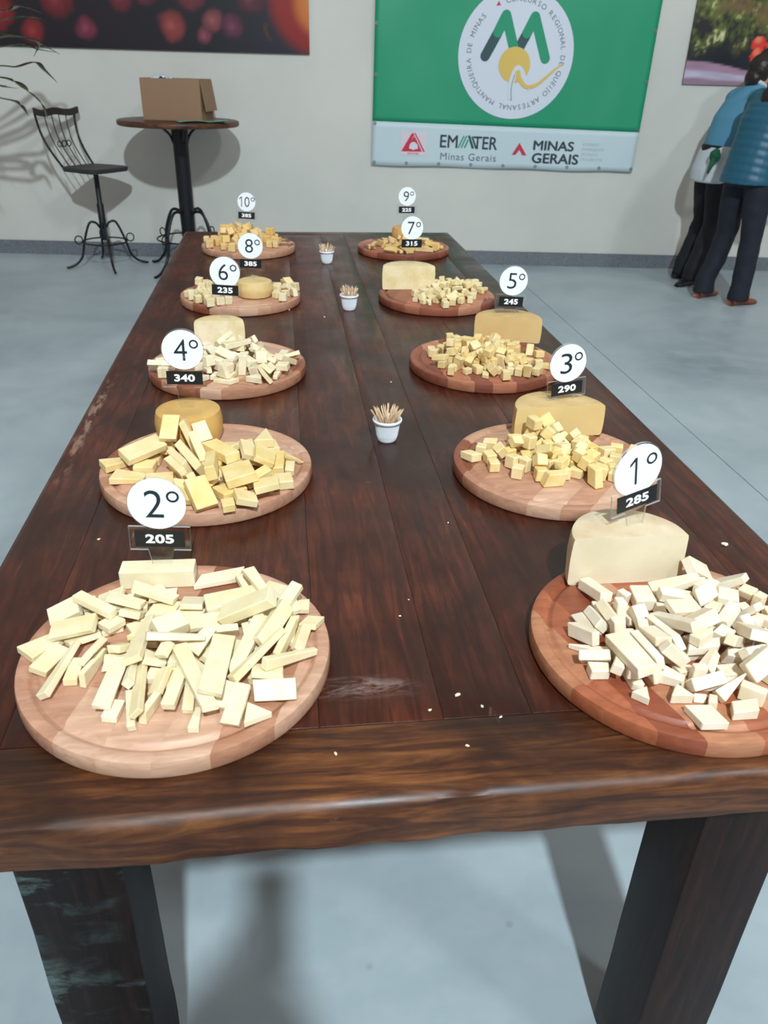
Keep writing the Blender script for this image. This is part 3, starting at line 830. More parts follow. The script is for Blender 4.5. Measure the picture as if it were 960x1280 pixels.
R1 6 307 135 132 3627 6660 8235 848 65 87 519
R1 9 202 196 101 3789 6259 8107 908 0 0 -418
R1 5 154 164 120 3744 6514 8226 998 14 38 -54
R1 5 285 157 142 3816 7191 8316 455 -445 -568 -523
R1 5 274 181 104 4179 6933 8186 685 -19 728 -7
R1 2 155 250 155 4781 7902 8135 810 1 35 -585
R1 8 140 185 146 5855 7862 8245 75 -955 -255 -133
R1 3 251 197 122 6071 7531 8117 990 -11 17 -139
R1 6 249 193 147 4221 6481 8120 958 10 35 -283
R1 2 154 171 133 4317 6855 8145 618 -528 -416 408
R1 9 259 207 133 4192 6222 8122 996 0 0 -91
R1 8 624 90 145 4630 6334 8123 999 -15 -8 -48
R1 9 140 90 137 4409 6189 8096 575 547 448 412
R1 2 140 90 116 4498 6067 8115 861 -48 0 507
R1 8 310 283 100 4325 5866 8102 771 -10 -7 -637
R1 1 272 189 134 4989 6124 8146 706 619 -228 -260
R1 5 281 187 140 5308 8201 8163 850 -526 8 -34
R1 8 230 204 145 5231 7501 8255 933 25 44 -357
R1 1 200 216 150 5480 7270 8200 646 -456 584 -180
R1 0 196 223 120 5079 7014 8265 899 18 34 -436
R1 4 197 214 110 5575 6886 8199 746 -159 608 -221
R1 1 178 200 129 5540 6528 8151 744 644 115 134
R1 3 162 233 141 6095 7277 8127 957 -6 34 -287
R1 8 190 188 132 5071 6731 8164 578 793 -160 -107
R1 8 150 191 132 4925 7140 8187 913 82 181 -356
R1 4 219 153 152 5953 7011 8135 993 -44 23 105
R1 4 448 171 143 3831 7492 8286 670 -302 272 -621
R1 1 358 173 130 4005 7601 8234 23 699 16 715
R1 3 140 136 123 4448 7226 8125 630 354 617 -312
R1 5 362 208 128 3420 6840 8197 886 -422 -26 -189
R1 0 671 226 125 3732 6651 8369 781 26 -15 -623
R1 3 591 171 109 4029 6821 8274 578 -495 409 -504
R1 8 333 169 116 4155 6925 8384 773 -11 -97 -627
R1 8 531 133 111 4380 7098 8281 560 -533 370 -515
R1 2 357 155 129 4287 6661 8316 673 651 221 -274
R1 1 459 264 146 5401 8368 8278 931 183 303 85
R1 6 462 273 130 5725 8084 8258 847 -150 -323 -394
R1 0 264 291 115 5534 7771 8250 970 -23 3 -240
R1 2 388 182 137 5303 7940 8288 666 -697 -149 218
R1 8 273 217 139 5144 7680 8395 912 327 -158 193
R1 2 257 141 109 4560 7282 8182 547 -654 133 -506
R1 2 284 143 128 4690 6853 8386 964 -23 9 265
R1 3 289 146 109 5883 7381 8126 676 694 -168 -181
R1 5 257 206 120 4920 6506 8116 3 999 38 -3
R1 0 233 222 151 5394 6354 8169 661 -166 717 147
R1 5 245 118 150 4504 6461 8172 690 39 719 -72
R1 0 412 183 150 4474 6237 8254 425 899 0 104
R1 7 450 157 109 4775 6207 8207 281 -921 -257 -87
R1 8 292 180 137 4787 5916 8119 1000 -7 -18 -2
R1 1 184 219 132 5752 6887 8160 759 650 32 38
R1 0 211 172 144 6142 6434 8127 17 -416 -909 -22
R1 3 159 223 141 5646 7290 8159 699 -685 -133 155
R1 2 144 184 116 4238 8023 8146 600 625 -323 -381
R1 0 317 131 135 4173 7219 8204 297 670 -319 -601
R1 3 733 144 131 4507 7173 8375 124 776 -587 195
R1 1 425 174 142 4831 7811 8277 993 41 56 -98
R1 5 300 90 115 4672 7493 8253 874 77 54 477
R1 0 399 315 180 4839 7200 8346 938 -290 -191 24
R1 1 425 137 133 5110 6826 8323 143 904 327 -234
R1 3 368 148 147 5276 7302 8332 925 -89 -203 308
R1 3 404 187 144 5260 6610 8280 934 264 170 167
R1 6 289 167 147 4719 6615 8211 895 -177 -278 300
R1 0 413 233 180 5149 6349 8366 874 396 -123 254
R1 6 637 250 138 4977 8118 8240 3 980 -59 188
R1 0 543 214 90 4777 7486 8338 972 110 144 150
R1 0 484 259 140 5371 6895 8369 747 -88 220 621
R2 3 199 209 199 5183 12356 8156 881 6 11 -473
R2 4 232 232 232 3855 12108 8176 962 -51 27 267
R2 5 254 188 177 4688 12304 8145 260 -1 -2 -966
R2 5 219 162 152 4693 12790 8131 675 -666 214 -235
R2 1 219 197 197 3481 12321 8154 781 28 11 -624
R2 1 222 199 199 4585 11620 8155 2 28 -17 -999
R2 4 245 245 245 5226 11576 8188 979 -29 71 -187
R2 2 200 164 146 5483 11680 8159 471 -523 -459 -542
R2 0 242 242 218 4451 11978 8161 887 -12 -13 -462
R2 3 194 204 194 4933 12228 8191 489 -17 697 -524
R2 5 227 168 158 4540 11639 8337 918 -38 -36 393
R2 0 189 189 170 4866 12956 8138 648 -16 -7 -761
R2 5 249 184 173 4137 12314 8144 532 513 473 480
R2 5 236 174 164 4841 11663 8138 326 0 9 945
R2 8 328 219 175 4983 12766 8239 830 361 233 -357
R2 4 222 222 222 4879 11955 8171 998 22 -21 54
R2 8 330 220 176 4876 12557 8244 751 486 140 -425
R2 5 225 166 157 4538 12039 8351 226 7 -40 -973
R2 3 222 234 222 5221 12092 8168 622 615 360 324
R2 1 233 210 210 4197 11609 8160 716 -7 32 697
R2 1 225 202 202 5387 12467 8169 397 -599 390 576
R2 0 183 183 164 4665 11878 8277 833 491 255 4
R2 8 358 239 191 4373 11399 8175 23 -23 707 -707
R2 1 195 175 175 3884 12509 8143 213 -7 20 -977
R2 1 229 206 206 4731 12164 8359 655 502 -449 -341
R2 2 224 184 163 4914 11820 8388 310 -636 -134 -694
R2 2 245 200 178 5092 12292 8371 656 -620 196 -382
R2 0 211 211 190 3688 12391 8257 526 320 285 735
R2 0 211 211 190 4354 12209 8159 130 128 -692 -699
R2 4 204 204 204 4985 11641 8329 710 -325 -531 -329
R2 2 223 183 162 5154 12560 8300 722 -94 -441 -525
R2 8 273 182 146 4300 12631 8123 200 -21 3 -980
R2 0 220 220 198 3829 11729 8160 699 -176 -672 -169
R2 5 232 171 161 5913 12566 8137 977 19 6 -214
R2 4 185 185 185 5131 11866 8152 596 7 58 -801
R2 1 242 218 218 4252 12579 8323 313 -607 377 625
R2 0 204 204 184 5165 11845 8347 955 101 -105 257
R2 2 245 201 178 3625 12901 8147 181 -26 -24 983
R2 1 221 199 199 4849 12978 8373 831 -200 -352 -380
R2 1 218 196 196 5713 11311 8152 334 -297 640 -625
R2 8 274 183 146 5087 12661 8395 840 -396 -189 319
R2 3 188 198 188 5332 12706 8180 466 426 746 -210
R2 2 249 204 181 4052 12749 8212 912 -281 -199 222
R2 2 260 213 189 5664 12402 8153 990 -31 17 133
R2 8 325 217 173 5051 11344 8223 203 707 24 -677
R2 2 215 176 156 4600 12474 8148 716 -647 -199 172
R2 5 247 183 172 4029 11964 8173 197 682 226 -666
R2 8 316 211 169 4337 11939 8445 92 438 832 -328
R2 1 195 175 175 4532 12662 8199 743 418 -3 -522
R2 8 286 190 152 3180 12473 8126 889 -16 -15 -457
R2 5 236 174 164 5472 11466 8137 671 -662 225 -246
R2 4 217 217 217 5421 11899 8162 692 -171 677 184
R2 5 280 207 195 4131 13020 8154 6 1000 4 -5
R2 0 194 194 174 5396 12943 8140 940 -10 -14 -342
R2 8 361 241 192 4454 13093 8226 579 -186 682 406
R2 0 209 209 188 5712 12120 8147 538 -16 -5 -843
R2 8 355 236 189 6058 12209 8174 626 626 329 329
R2 1 211 190 190 4372 12880 8252 306 397 -764 -405
R2 3 229 241 229 4744 13175 8462 78 -297 273 912
R2 4 216 216 216 4655 12797 8382 524 204 -435 -704
R2 4 197 197 197 3400 12653 8156 692 -158 -691 -138
R2 2 259 212 188 4449 13001 8505 562 585 -401 -425
R2 4 187 187 187 3479 12001 8154 999 21 -22 15
R2 3 205 215 205 5007 12037 8401 749 -584 272 -153
R2 4 210 210 210 4232 11820 8310 708 287 -573 -296
R2 3 179 188 179 4732 12454 8397 124 213 317 -916
R2 2 206 168 150 4007 12557 8340 264 -949 -133 108
R2 0 182 182 164 4541 12411 8323 24 -731 681 2
R3 2 203 166 148 4236 18601 8131 999 -28 21 1
R3 3 186 196 186 3566 17414 8150 474 11 6 -880
R3 3 156 164 156 4778 16940 8134 844 -2 43 -534
R3 0 213 213 192 5617 17444 8149 479 -17 -4 -877
R3 5 250 185 174 5535 17787 8143 189 13 -15 -982
R3 1 186 167 167 5123 17503 8139 176 -1 -21 984
R3 0 202 202 181 4006 17911 8144 998 -3 -17 66
R3 4 167 167 167 5033 16878 8143 729 30 -2 684
R3 2 178 146 129 5023 18477 8122 837 -8 24 -547
R3 8 244 147 98 4444 16750 8101 801 4 -16 599
R3 1 205 185 185 4480 17470 8148 977 10 31 212
R3 0 193 193 174 4198 18222 8140 453 13 -12 892
R3 9 246 211 140 4429 18455 8126 999 0 0 -49
R3 3 208 219 208 4622 16771 8222 920 105 -377 -22
R3 1 224 202 202 4687 17525 8168 679 -176 695 159
R3 4 202 202 202 4522 17397 8342 451 -389 -553 583
R3 4 204 204 204 4031 18400 8156 409 -568 407 587
R3 0 178 178 160 4220 18652 8285 988 -55 12 -143
R3 3 197 208 197 4472 18733 8155 89 25 17 -996
R3 4 187 187 187 4498 17672 8296 708 99 575 398
R3 4 209 209 209 3496 18178 8165 255 27 14 966
R3 5 257 190 179 4863 19056 8146 496 17 -10 -868
R3 2 241 197 175 4444 18080 8146 815 3 -8 -580
R3 8 317 190 127 4961 17330 8203 358 699 106 -610
R3 9 281 241 160 4804 18233 8136 926 0 0 378
R3 5 195 144 135 4065 16966 8124 956 14 14 293
R3 8 276 165 110 4830 18751 8107 995 -5 -16 98
R3 5 218 161 152 4565 16978 8199 644 -629 -341 -274
R3 5 205 151 143 5038 17712 8153 503 -513 503 480
R3 5 196 145 136 5030 17965 8124 34 3 -8 -999
R3 9 295 253 169 4326 17384 8140 0 870 493 0
R3 8 291 175 116 4433 18764 8310 288 -9 8 957
R3 4 183 183 183 4287 17765 8151 659 2 58 -750
R3 4 171 171 171 3756 17145 8139 425 -557 422 576
R3 8 318 191 127 4333 18348 8314 493 420 570 505
R3 5 195 144 136 5083 17055 8167 578 -419 407 570
R3 8 280 168 112 5062 18720 8191 407 -286 -106 -861
R3 8 332 199 133 3897 17247 8212 301 -703 -10 -644
R3 1 223 201 201 5334 18814 8152 120 95 -676 -721
R3 5 257 190 179 5620 18562 8178 681 126 707 -146
R3 3 198 209 198 4045 17649 8180 799 145 545 -207
R3 3 162 171 162 4595 18236 8136 592 407 569 -401
R3 4 196 196 196 4558 17193 8158 996 23 -20 90
R3 3 180 189 180 5258 17275 8146 104 696 -79 706
R3 4 190 190 190 3801 18368 8155 779 2 -30 -627
R3 4 161 161 161 3812 17756 8140 870 -56 14 490
R3 8 294 176 117 4744 17947 8159 906 422 -18 -16
R3 5 189 139 131 4852 17760 8153 697 693 -117 145
R3 3 154 162 154 4867 17587 8131 602 -585 387 -382
R3 0 199 199 179 4580 19096 8142 246 -17 0 -969
R3 5 216 159 150 3890 18089 8131 142 11 -15 -990
R3 5 255 189 178 4744 17319 8187 704 74 -705 43
R3 4 168 168 168 3639 17593 8138 332 623 316 -634
R3 1 191 172 172 4534 17169 8341 846 46 35 -531
R3 8 315 189 126 4158 17552 8249 821 209 511 -143
R3 5 189 140 131 4847 18568 8146 465 517 498 -518
R3 9 292 250 167 5232 18337 8135 326 431 -561 628
R3 9 240 205 137 4556 17839 8213 15 -18 -423 906
R3 4 184 184 184 3833 17776 8323 605 -278 -733 -141
R3 1 171 154 154 5209 17660 8133 96 1 -21 995
R3 5 248 183 173 4036 17376 8175 632 -331 637 293
R3 0 194 194 174 3946 18762 8140 377 -17 -2 -926
R3 4 171 171 171 5095 17191 8293 352 -263 422 793
R3 3 169 178 169 4846 18375 8257 715 -274 -175 -619
R3 3 188 198 188 4239 17976 8268 145 -191 -340 910
R3 8 283 170 113 5990 17295 8108 3 -975 223 -16
R3 5 211 156 146 3860 18194 8304 582 74 -81 806
R3 8 306 183 122 5147 19126 8148 334 334 623 623
R3 5 197 146 137 3595 17810 8125 256 -5 19 967
R3 4 176 176 176 4066 18124 8311 675 -84 -718 -148
R3 4 199 199 199 4038 18335 8361 717 -28 694 54
R3 4 221 221 221 4980 18152 8301 143 -469 -438 -753
R3 1 211 190 190 5255 17910 8215 783 -145 359 -487
R3 2 245 200 178 5245 16820 8161 367 -369 632 -574
R3 9 259 222 148 4407 18036 8336 103 -127 977 -139
R3 9 275 236 157 5396 18101 8135 871 0 0 -491
R3 5 215 159 150 5238 17397 8312 543 512 484 458
R3 4 224 224 224 4398 17800 8437 597 -394 121 688
R3 1 211 189 189 4720 18843 8283 472 228 80 -848
R3 4 183 183 183 3856 18001 8475 278 -670 -374 -578
R3 1 199 179 179 4626 18525 8208 857 -305 261 322
R3 5 257 190 179 5673 16842 8146 898 1 -3 440
R3 4 209 209 209 4258 19232 8156 616 604 -350 -365
R3 0 221 221 198 4773 17765 8313 77 874 405 256
R3 5 208 154 145 3686 16932 8155 380 587 413 -583
R3 0 179 179 161 5393 17549 8162 684 700 -37 -201
R3 5 202 149 140 5508 17101 8126 130 -3 0 -991
R3 1 222 200 200 5140 18807 8313 621 584 -149 501
R3 5 259 191 180 5093 18407 8299 618 -400 394 -550
R3 9 306 262 175 5936 18370 8112 616 -104 699 -347
R3 9 306 262 175 4181 18935 8139 608 -585 -398 -362
R3 8 309 185 124 3516 17444 8301 982 -27 -50 -178
R3 2 214 175 156 3772 18615 8132 19 -913 409 6
R3 3 163 171 163 5465 17277 8211 635 479 96 -598
R3 1 188 169 169 4161 19595 8139 0 -39 -705 709
R3 2 222 182 162 6083 18074 8139 998 -29 20 50
R3 2 179 147 130 3957 17959 8300 13 -964 266 -17
R3 1 216 194 194 4972 17583 8341 125 218 478 842
R3 9 296 254 169 5413 16724 8213 690 217 673 -154
R3 4 176 176 176 5206 17620 8315 477 -500 534 486
R3 0 188 188 169 3473 18406 8148 30 25 701 713
R3 8 315 189 126 4637 18178 8300 574 -7 -71 -815
R3 1 208 187 187 5379 18141 8309 84 77 669 734
R3 1 193 174 174 4151 17215 8268 440 164 239 -850
R3 5 257 190 179 4311 17025 8147 423 405 568 578
R3 5 204 151 142 4290 17531 8309 200 848 482 86
R3 1 217 195 195 4860 16568 8164 12 -700 -38 -713
R3 5 259 191 180 5781 17141 8188 514 449 -493 540
R3 4 211 211 211 5567 18335 8165 200 -48 -33 978
R3 2 192 157 140 4544 17103 8502 278 291 604 688
R3 8 326 196 131 5397 18530 8207 707 263 656 0
R3 2 219 180 160 5085 17843 8327 859 344 361 113
R4 2 217 178 158 4747 24420 8137 526 3 35 -850
R4 1 190 171 171 5530 24089 8141 781 -4 32 624
R4 0 220 220 198 5300 24128 8193 454 278 -445 -720
R4 4 209 209 209 5790 24183 8164 711 -2 58 -701
R4 8 278 179 139 5552 25172 8120 981 -11 -17 -194
R4 4 200 200 200 4957 24172 8160 225 29 50 -973
R4 6 342 152 114 5326 24804 8106 604 -17 13 797
R4 4 194 194 194 4464 23222 8157 384 -53 -24 922
R4 3 202 213 202 4890 22938 8157 615 13 41 -787
R4 6 325 144 108 4611 24108 8103 638 16 13 -770
R4 6 354 157 118 3918 23491 8108 877 -10 18 481
R4 5 193 143 135 5876 24131 8324 855 57 69 -510
R4 3 200 211 200 3949 23985 8156 991 -29 32 130
R4 5 192 142 133 5171 24655 8122 479 -456 -530 530
R4 2 175 144 128 5896 24916 8121 429 7 35 -902
R4 6 376 167 125 6205 24645 8111 7 949 315 -20
R4 8 244 157 122 5090 24401 8135 427 -427 -563 563
R4 5 242 179 168 5041 24631 8264 988 34 -151 9
R4 6 305 136 102 4662 23751 8100 789 -13 16 614
R4 2 223 183 162 5220 25070 8190 325 -608 -404 601
R4 3 169 178 169 5154 23942 8141 669 -43 6 742
R4 0 176 176 158 4698 23291 8139 132 680 -140 707
R4 4 167 167 167 5132 23742 8143 76 19 15 997
R4 8 304 195 152 5164 24263 8336 872 -328 -140 335
R4 4 175 175 175 5179 23131 8147 340 -52 -26 939
R4 6 347 154 116 4858 23530 8230 170 -686 -170 -686
R4 0 176 176 158 4665 23087 8142 711 704 -10 -10
R4 3 204 214 204 5642 24570 8158 614 13 41 -788
R4 8 273 176 137 5456 23893 8184 556 604 368 -437
R4 5 218 161 152 5479 24330 8131 294 -273 -644 651
R4 0 216 216 194 4053 23376 8192 746 436 252 435
R4 1 220 198 198 4628 22692 8151 554 504 -446 -490
R4 4 215 215 215 5588 24201 8358 807 -142 554 144
R4 8 241 155 121 4292 23340 8215 366 -153 -690 -605
R4 4 173 173 173 4895 23717 8141 581 -584 -410 392
R4 5 209 155 146 4157 23713 8129 1000 17 9 -6
R4 6 347 154 116 5225 23868 8341 53 -893 420 -151
R4 3 149 157 149 4860 24645 8128 713 -700 37 -24
R4 0 193 193 174 5475 23196 8150 568 556 428 431
R4 0 169 169 152 4977 24817 8130 667 -15 -8 -745
R4 0 205 205 185 6009 24726 8200 838 51 255 -480
R4 8 301 194 151 4612 24261 8261 659 62 -127 738
R4 5 227 168 158 5356 24519 8182 276 -109 508 -809
R4 0 162 162 145 5334 23597 8134 147 -709 135 677
R4 5 232 172 161 4187 23923 8135 548 -547 436 -458
R4 2 213 174 155 5777 24370 8372 653 -169 738 18
R4 6 382 170 127 4717 24684 8223 340 -473 -210 785
R4 8 223 143 112 4939 24878 8257 902 -57 -39 -427
R4 1 214 193 193 4893 24399 8314 42 -446 890 84
R4 8 244 157 122 4582 23715 8254 379 -254 -640 619
R4 6 345 153 115 4219 23089 8106 698 15 15 -716
R4 5 252 186 175 5166 23353 8184 614 -416 -521 -423
R4 0 168 168 151 4920 24901 8385 986 -91 -45 -131
R4 1 191 172 172 5083 23553 8232 656 18 -410 -634
R4 2 218 178 158 4164 23678 8285 26 -370 927 56
R4 2 178 146 130 5968 25102 8122 412 -19 -10 911
R4 2 177 145 129 5238 24682 8301 457 -409 -558 -559
R4 8 300 193 150 4912 23140 8275 231 -31 798 556
R4 2 174 142 126 5180 24834 8160 493 -39 868 36
R4 4 162 162 162 5669 24543 8348 124 48 81 -988
R4 8 229 148 115 5494 24774 8168 433 -403 -55 -805
R4 4 184 184 184 5014 25108 8146 84 695 73 -711
R4 3 169 178 169 4785 23996 8140 699 82 710 -31
R4 5 234 173 163 4560 23106 8324 871 -146 -271 383
R4 0 207 207 186 5008 25331 8148 11 -737 -675 -33
R4 2 215 176 156 4778 25070 8142 530 555 -442 -464
R4 8 232 149 116 4451 23758 8110 989 -10 -18 -146
R4 1 190 171 171 5369 24819 8324 613 -616 -157 -469
R4 0 191 191 172 6139 25001 8149 647 634 300 300
R4 8 221 142 110 4313 23577 8159 175 580 -404 685
R4 2 202 165 147 5774 25046 8131 937 -34 10 348
R4 3 197 207 197 4494 24585 8155 442 394 583 557
R4 0 184 184 166 5812 24391 8145 466 521 499 -512
R4 2 232 190 169 5726 24749 8156 34 -66 -729 680
R4 1 216 194 194 4414 24044 8190 326 80 705 -624
R4 2 188 154 136 4941 23912 8136 597 -522 -430 432
R4 6 335 149 112 6025 24416 8115 363 286 630 624
R4 2 181 148 132 5459 23555 8249 301 -615 -722 97
R4 4 166 166 166 5580 24952 8233 25 -697 -631 -341
R4 1 202 182 182 6108 25341 8156 693 193 -674 170
R4 0 203 203 182 4778 25309 8161 74 -92 -701 704
R4 5 189 140 131 4045 23133 8121 357 -335 -614 619
R4 3 183 193 183 5446 24438 8342 493 -794 -349 63
R4 8 264 169 132 5251 25318 8179 670 446 549 -226
R4 6 369 164 123 5258 24116 8421 100 931 347 -60
R4 2 189 155 138 5432 25016 8198 701 -143 566 -411
R4 0 198 198 178 4963 23319 8175 692 -259 672 46
R4 0 200 200 180 5647 23660 8151 514 -495 -487 -503
R5 0 483 193 97 4049 32296 8103 695 1 -4 719
R5 2 249 199 133 4702 31559 8124 962 -16 21 -271
R5 8 345 188 94 4394 31877 8099 452 -11 -1 -892
R5 0 552 221 110 5116 31255 8109 390 2 0 921
R5 6 703 240 111 5707 32225 8105 554 8 5 -832
R5 0 554 222 111 3993 32163 8208 718 -1 11 -696
R5 1 571 143 111 4327 30684 8111 806 14 -3 -592
R5 6 612 209 97 4777 31848 8184 921 -66 138 358
R5 1 553 138 108 4378 32184 8218 78 201 98 971
R5 2 253 202 135 4445 31936 8215 334 19 21 942
R5 2 277 222 148 4776 31962 8299 974 -142 161 -79
R5 1 604 151 117 4488 31938 8369 570 385 -501 -526
R5 1 593 148 115 5873 31416 8113 89 -5 14 996
R5 1 608 152 118 5451 31342 8165 662 117 202 712
R5 6 659 225 104 4480 31446 8160 573 70 -31 816
R5 6 715 245 113 5013 31738 8261 461 -464 557 -512
R5 0 480 192 96 4002 31539 8102 320 -4 1 -947
R5 0 511 204 102 3806 31875 8156 608 590 -369 -382
R5 1 620 155 121 5379 31751 8183 863 -453 61 -215
R5 2 253 203 135 5701 31235 8161 105 -54 -664 738
R5 0 475 190 95 4655 31272 8226 42 41 -54 997
R5 6 609 208 96 5696 31119 8248 237 -8 -600 764
R5 0 547 219 109 4739 30984 8163 713 700 -33 -34
R5 8 418 228 114 5885 31716 8171 290 -61 -117 -948
R5 1 659 165 128 5358 31561 8335 811 -443 153 -350
R5 6 696 238 110 5333 30798 8148 689 699 -104 -157
R5 0 568 227 114 4025 30617 8162 888 265 -109 -359
R5 2 268 214 143 3361 31338 8129 998 5 -3 63
R5 1 633 158 123 4304 31028 8255 949 -32 -241 -202
R5 8 409 223 112 5288 32081 8154 911 19 -94 -400
R5 8 333 181 91 4002 31274 8147 653 -653 -272 272
R5 2 245 196 131 5761 30927 8182 617 366 -584 379
R5 2 283 227 151 4860 32078 8442 770 598 195 -108
R5 1 680 170 132 4539 30578 8159 671 -400 327 -532
R5 1 547 137 106 3463 31259 8253 821 23 24 570
R5 2 253 202 135 4773 31508 8292 965 -156 93 187
R5 8 371 202 101 4189 31803 8252 253 -624 -738 49
R5 8 359 196 98 4772 30615 8101 4 725 -689 11"""
SPECIAL = {}
WORD = {'L1': ('pale cheese stick', 'the 2º heap'), 'L2': ('yellow cheese chunk', 'the 4º heap'), 'L3': ('white cheese slice', 'the 6º heap'),
        'L4': ('cream cheese chunk', 'the 8º pieces'), 'L5': ('golden cheese chunk', 'the 10º heap'), 'R1': ('ivory cheese stick', 'the 1º heap'),
        'R2': ('pale yellow cheese cube', 'the 3º heap'), 'R3': ('small yellow cheese cube', 'the 5º heap'), 'R4': ('small cream cheese cube', 'the 7º heap'),
        'R5': ('yellow cheese stick', 'the 9º heap')}
def where(k, x, y, z, L, yaw, W_):
    bx, by = BOARDS[k]; px_, py_ = CEN[k]; dx, dy = x-px_, y-py_; d = math.hypot(dx, dy)
    h = z-ZB; lay = 'on top' if h > .021 else ('midway' if h > .0115 else 'low')
    if d < .022: pl_ = 'in the middle'
    else:
        a = math.degrees(math.atan2(dy, dx)) % 360
        pl_ = 'at the '+['right edge', 'back right', 'back', 'back left', 'left edge', 'front left', 'front', 'front right'][int((a+22.5)//45) % 8]
        if d < .062:
            a4 = int((a+45)//90) % 4; pl_ = ('right of the middle', 'behind the middle', 'left of the middle', 'before the middle')[a4]
    siz = 'long' if L > .062 else ('short' if L < .024 else '')
    y_ = math.degrees(yaw) % 180; ori = 'crosswise' if (y_ < 25 or y_ > 155) else ('end-on' if 65 < y_ < 115 else ('right-tilted' if y_ <= 65 else 'left-tilted'))
    if k in ('L4', 'L5', 'R2', 'R3', 'R4'): ori = ''; siz = ''
    return ' '.join((siz+' '+WORD[k][0]+' '+ori+' '+lay+' '+pl_+' of '+WORD[k][1]).split())
CEN = {}
for line in PIECES.strip().split('\n'):
    f_ = line.split(); CEN.setdefault(f_[0], []).append((int(f_[5])/1e4, int(f_[6])/1e4))
CEN = {k: (sum(q[0] for q in v)/len(v), sum(q[1] for q in v)/len(v)) for k, v in CEN.items()}
ALLP = []
cnt = {}
for line in PIECES.strip().split('\n'):
    f_ = line.split(); k = f_[0]; v = int(f_[1]); L, W_, T_, x, y, z = [int(q)/1e4 for q in f_[2:8]]
    qn = Quaternion([int(q)/1e3 for q in f_[8:12]]).normalized()
    asp = (1.0, max(.1, round(W_/L*5)/5), max(.1, round(T_/L*5)/5))
    o = bpy.data.objects.new(KIND[k][0], piece_mesh(v, asp, k)); COL.objects.link(o)
    o.rotation_mode = 'QUATERNION'; o.location = (x, y, z+.0004); o.rotation_quaternion = qn; o.scale = (L, W_, T_)
    i = cnt.get(k, 0); cnt[k] = i+1
    ax = qn @ Vector((1, 0, 0)); lab = where(k, x, y, z, L, math.atan2(ax.y, ax.x), W_)
    tag(o, lab, 'cheese', 'cut cheese on the board signed '+ORD[k][0]+'º'); ALLP.append((lab, x, y, o))
# pieces whose words come out alike: two are told apart as nearer and farther, the rest by left and right as well
by = {}
for a in ALLP: by.setdefault(a[0], []).append(a)
for lab, lst in by.items():
    if len(lst) == 1: continue
    lst.sort(key=lambda a: a[2])
    if len(lst) == 2: nm_ = ['nearer', 'farther']
    elif len(lst) == 3: nm_ = ['nearest', 'middle', 'farthest']
    elif len(lst) <= 10:
        od = ['', 'second ', 'third ', 'fourth ', 'fifth ']; nm_ = [od[i]+'nearest' for i in range((len(lst)+1)//2)]+[od[i]+'farthest' for i in range(len(lst)//2)][::-1]
    else: continue
    for n_, a in zip(nm_, lst): a[3]['label'] = n_+' '+lab
# ------------------------------------------------------------------ text
TC = {}
def text_mesh(s, size, bold=0.0, spacing=1.0, xs=1.0):
    """text as flat mesh in XY, centred on its bounding box"""
    key = (s, size, bold, spacing, xs)
    if key in TC: return TC[key].copy()
    cu = bpy.data.curves.new('text', 'FONT'); cu.body = s; cu.size = size; cu.offset = bold; cu.space_character = spacing; cu.resolution_u = 4
    o = bpy.data.objects.new('text', cu); COL.objects.link(o); bpy.context.view_layer.update()
    dg = bpy.context.evaluated_depsgraph_get(); me = bpy.data.meshes.new_from_object(o.evaluated_get(dg)); me.name = 'lettering'
    bpy.data.objects.remove(o); bpy.data.curves.remove(cu)
    xsv = [q.co.x for q in me.vertices]; ysv = [q.co.y for q in me.vertices]
    cx, cy = (min(xsv)+max(xsv))/2, (min(ysv)+max(ysv))/2
    for q in me.vertices: q.co.x = (q.co.x-cx)*xs; q.co.y -= cy; q.co.z = 0
    me.materials.clear(); TC[key] = me
    return me.copy()
def fit_text(s, width, height, bold=0.0, spacing=1.0):
    me = text_mesh(s, 1.0, bold, spacing)
    w_ = max(q.co.x for q in me.vertices)*2; h_ = max(q.co.y for q in me.vertices)*2
    for q in me.vertices: q.co.x *= width/w_; q.co.y *= height/h_
    return me
def add_me(name, me, mat, parent, M4):
    me.transform(M4); me.materials.append(mat); o = bpy.data.objects.new(name, me); return link(o, parent)
def ring(bm, r0, r1, n=32, cx=0, cz=0, y=0):
    a = [bm.verts.new((cx+r0*math.cos(2*PI*i/n), y, cz+r0*math.sin(2*PI*i/n))) for i in range(n)]
    b = [bm.verts.new((cx+r1*math.cos(2*PI*i/n), y, cz+r1*math.sin(2*PI*i/n))) for i in range(n)]
    for i in range(n): bm.faces.new((a[i], b[i], b[(i+1) % n], a[(i+1) % n]))
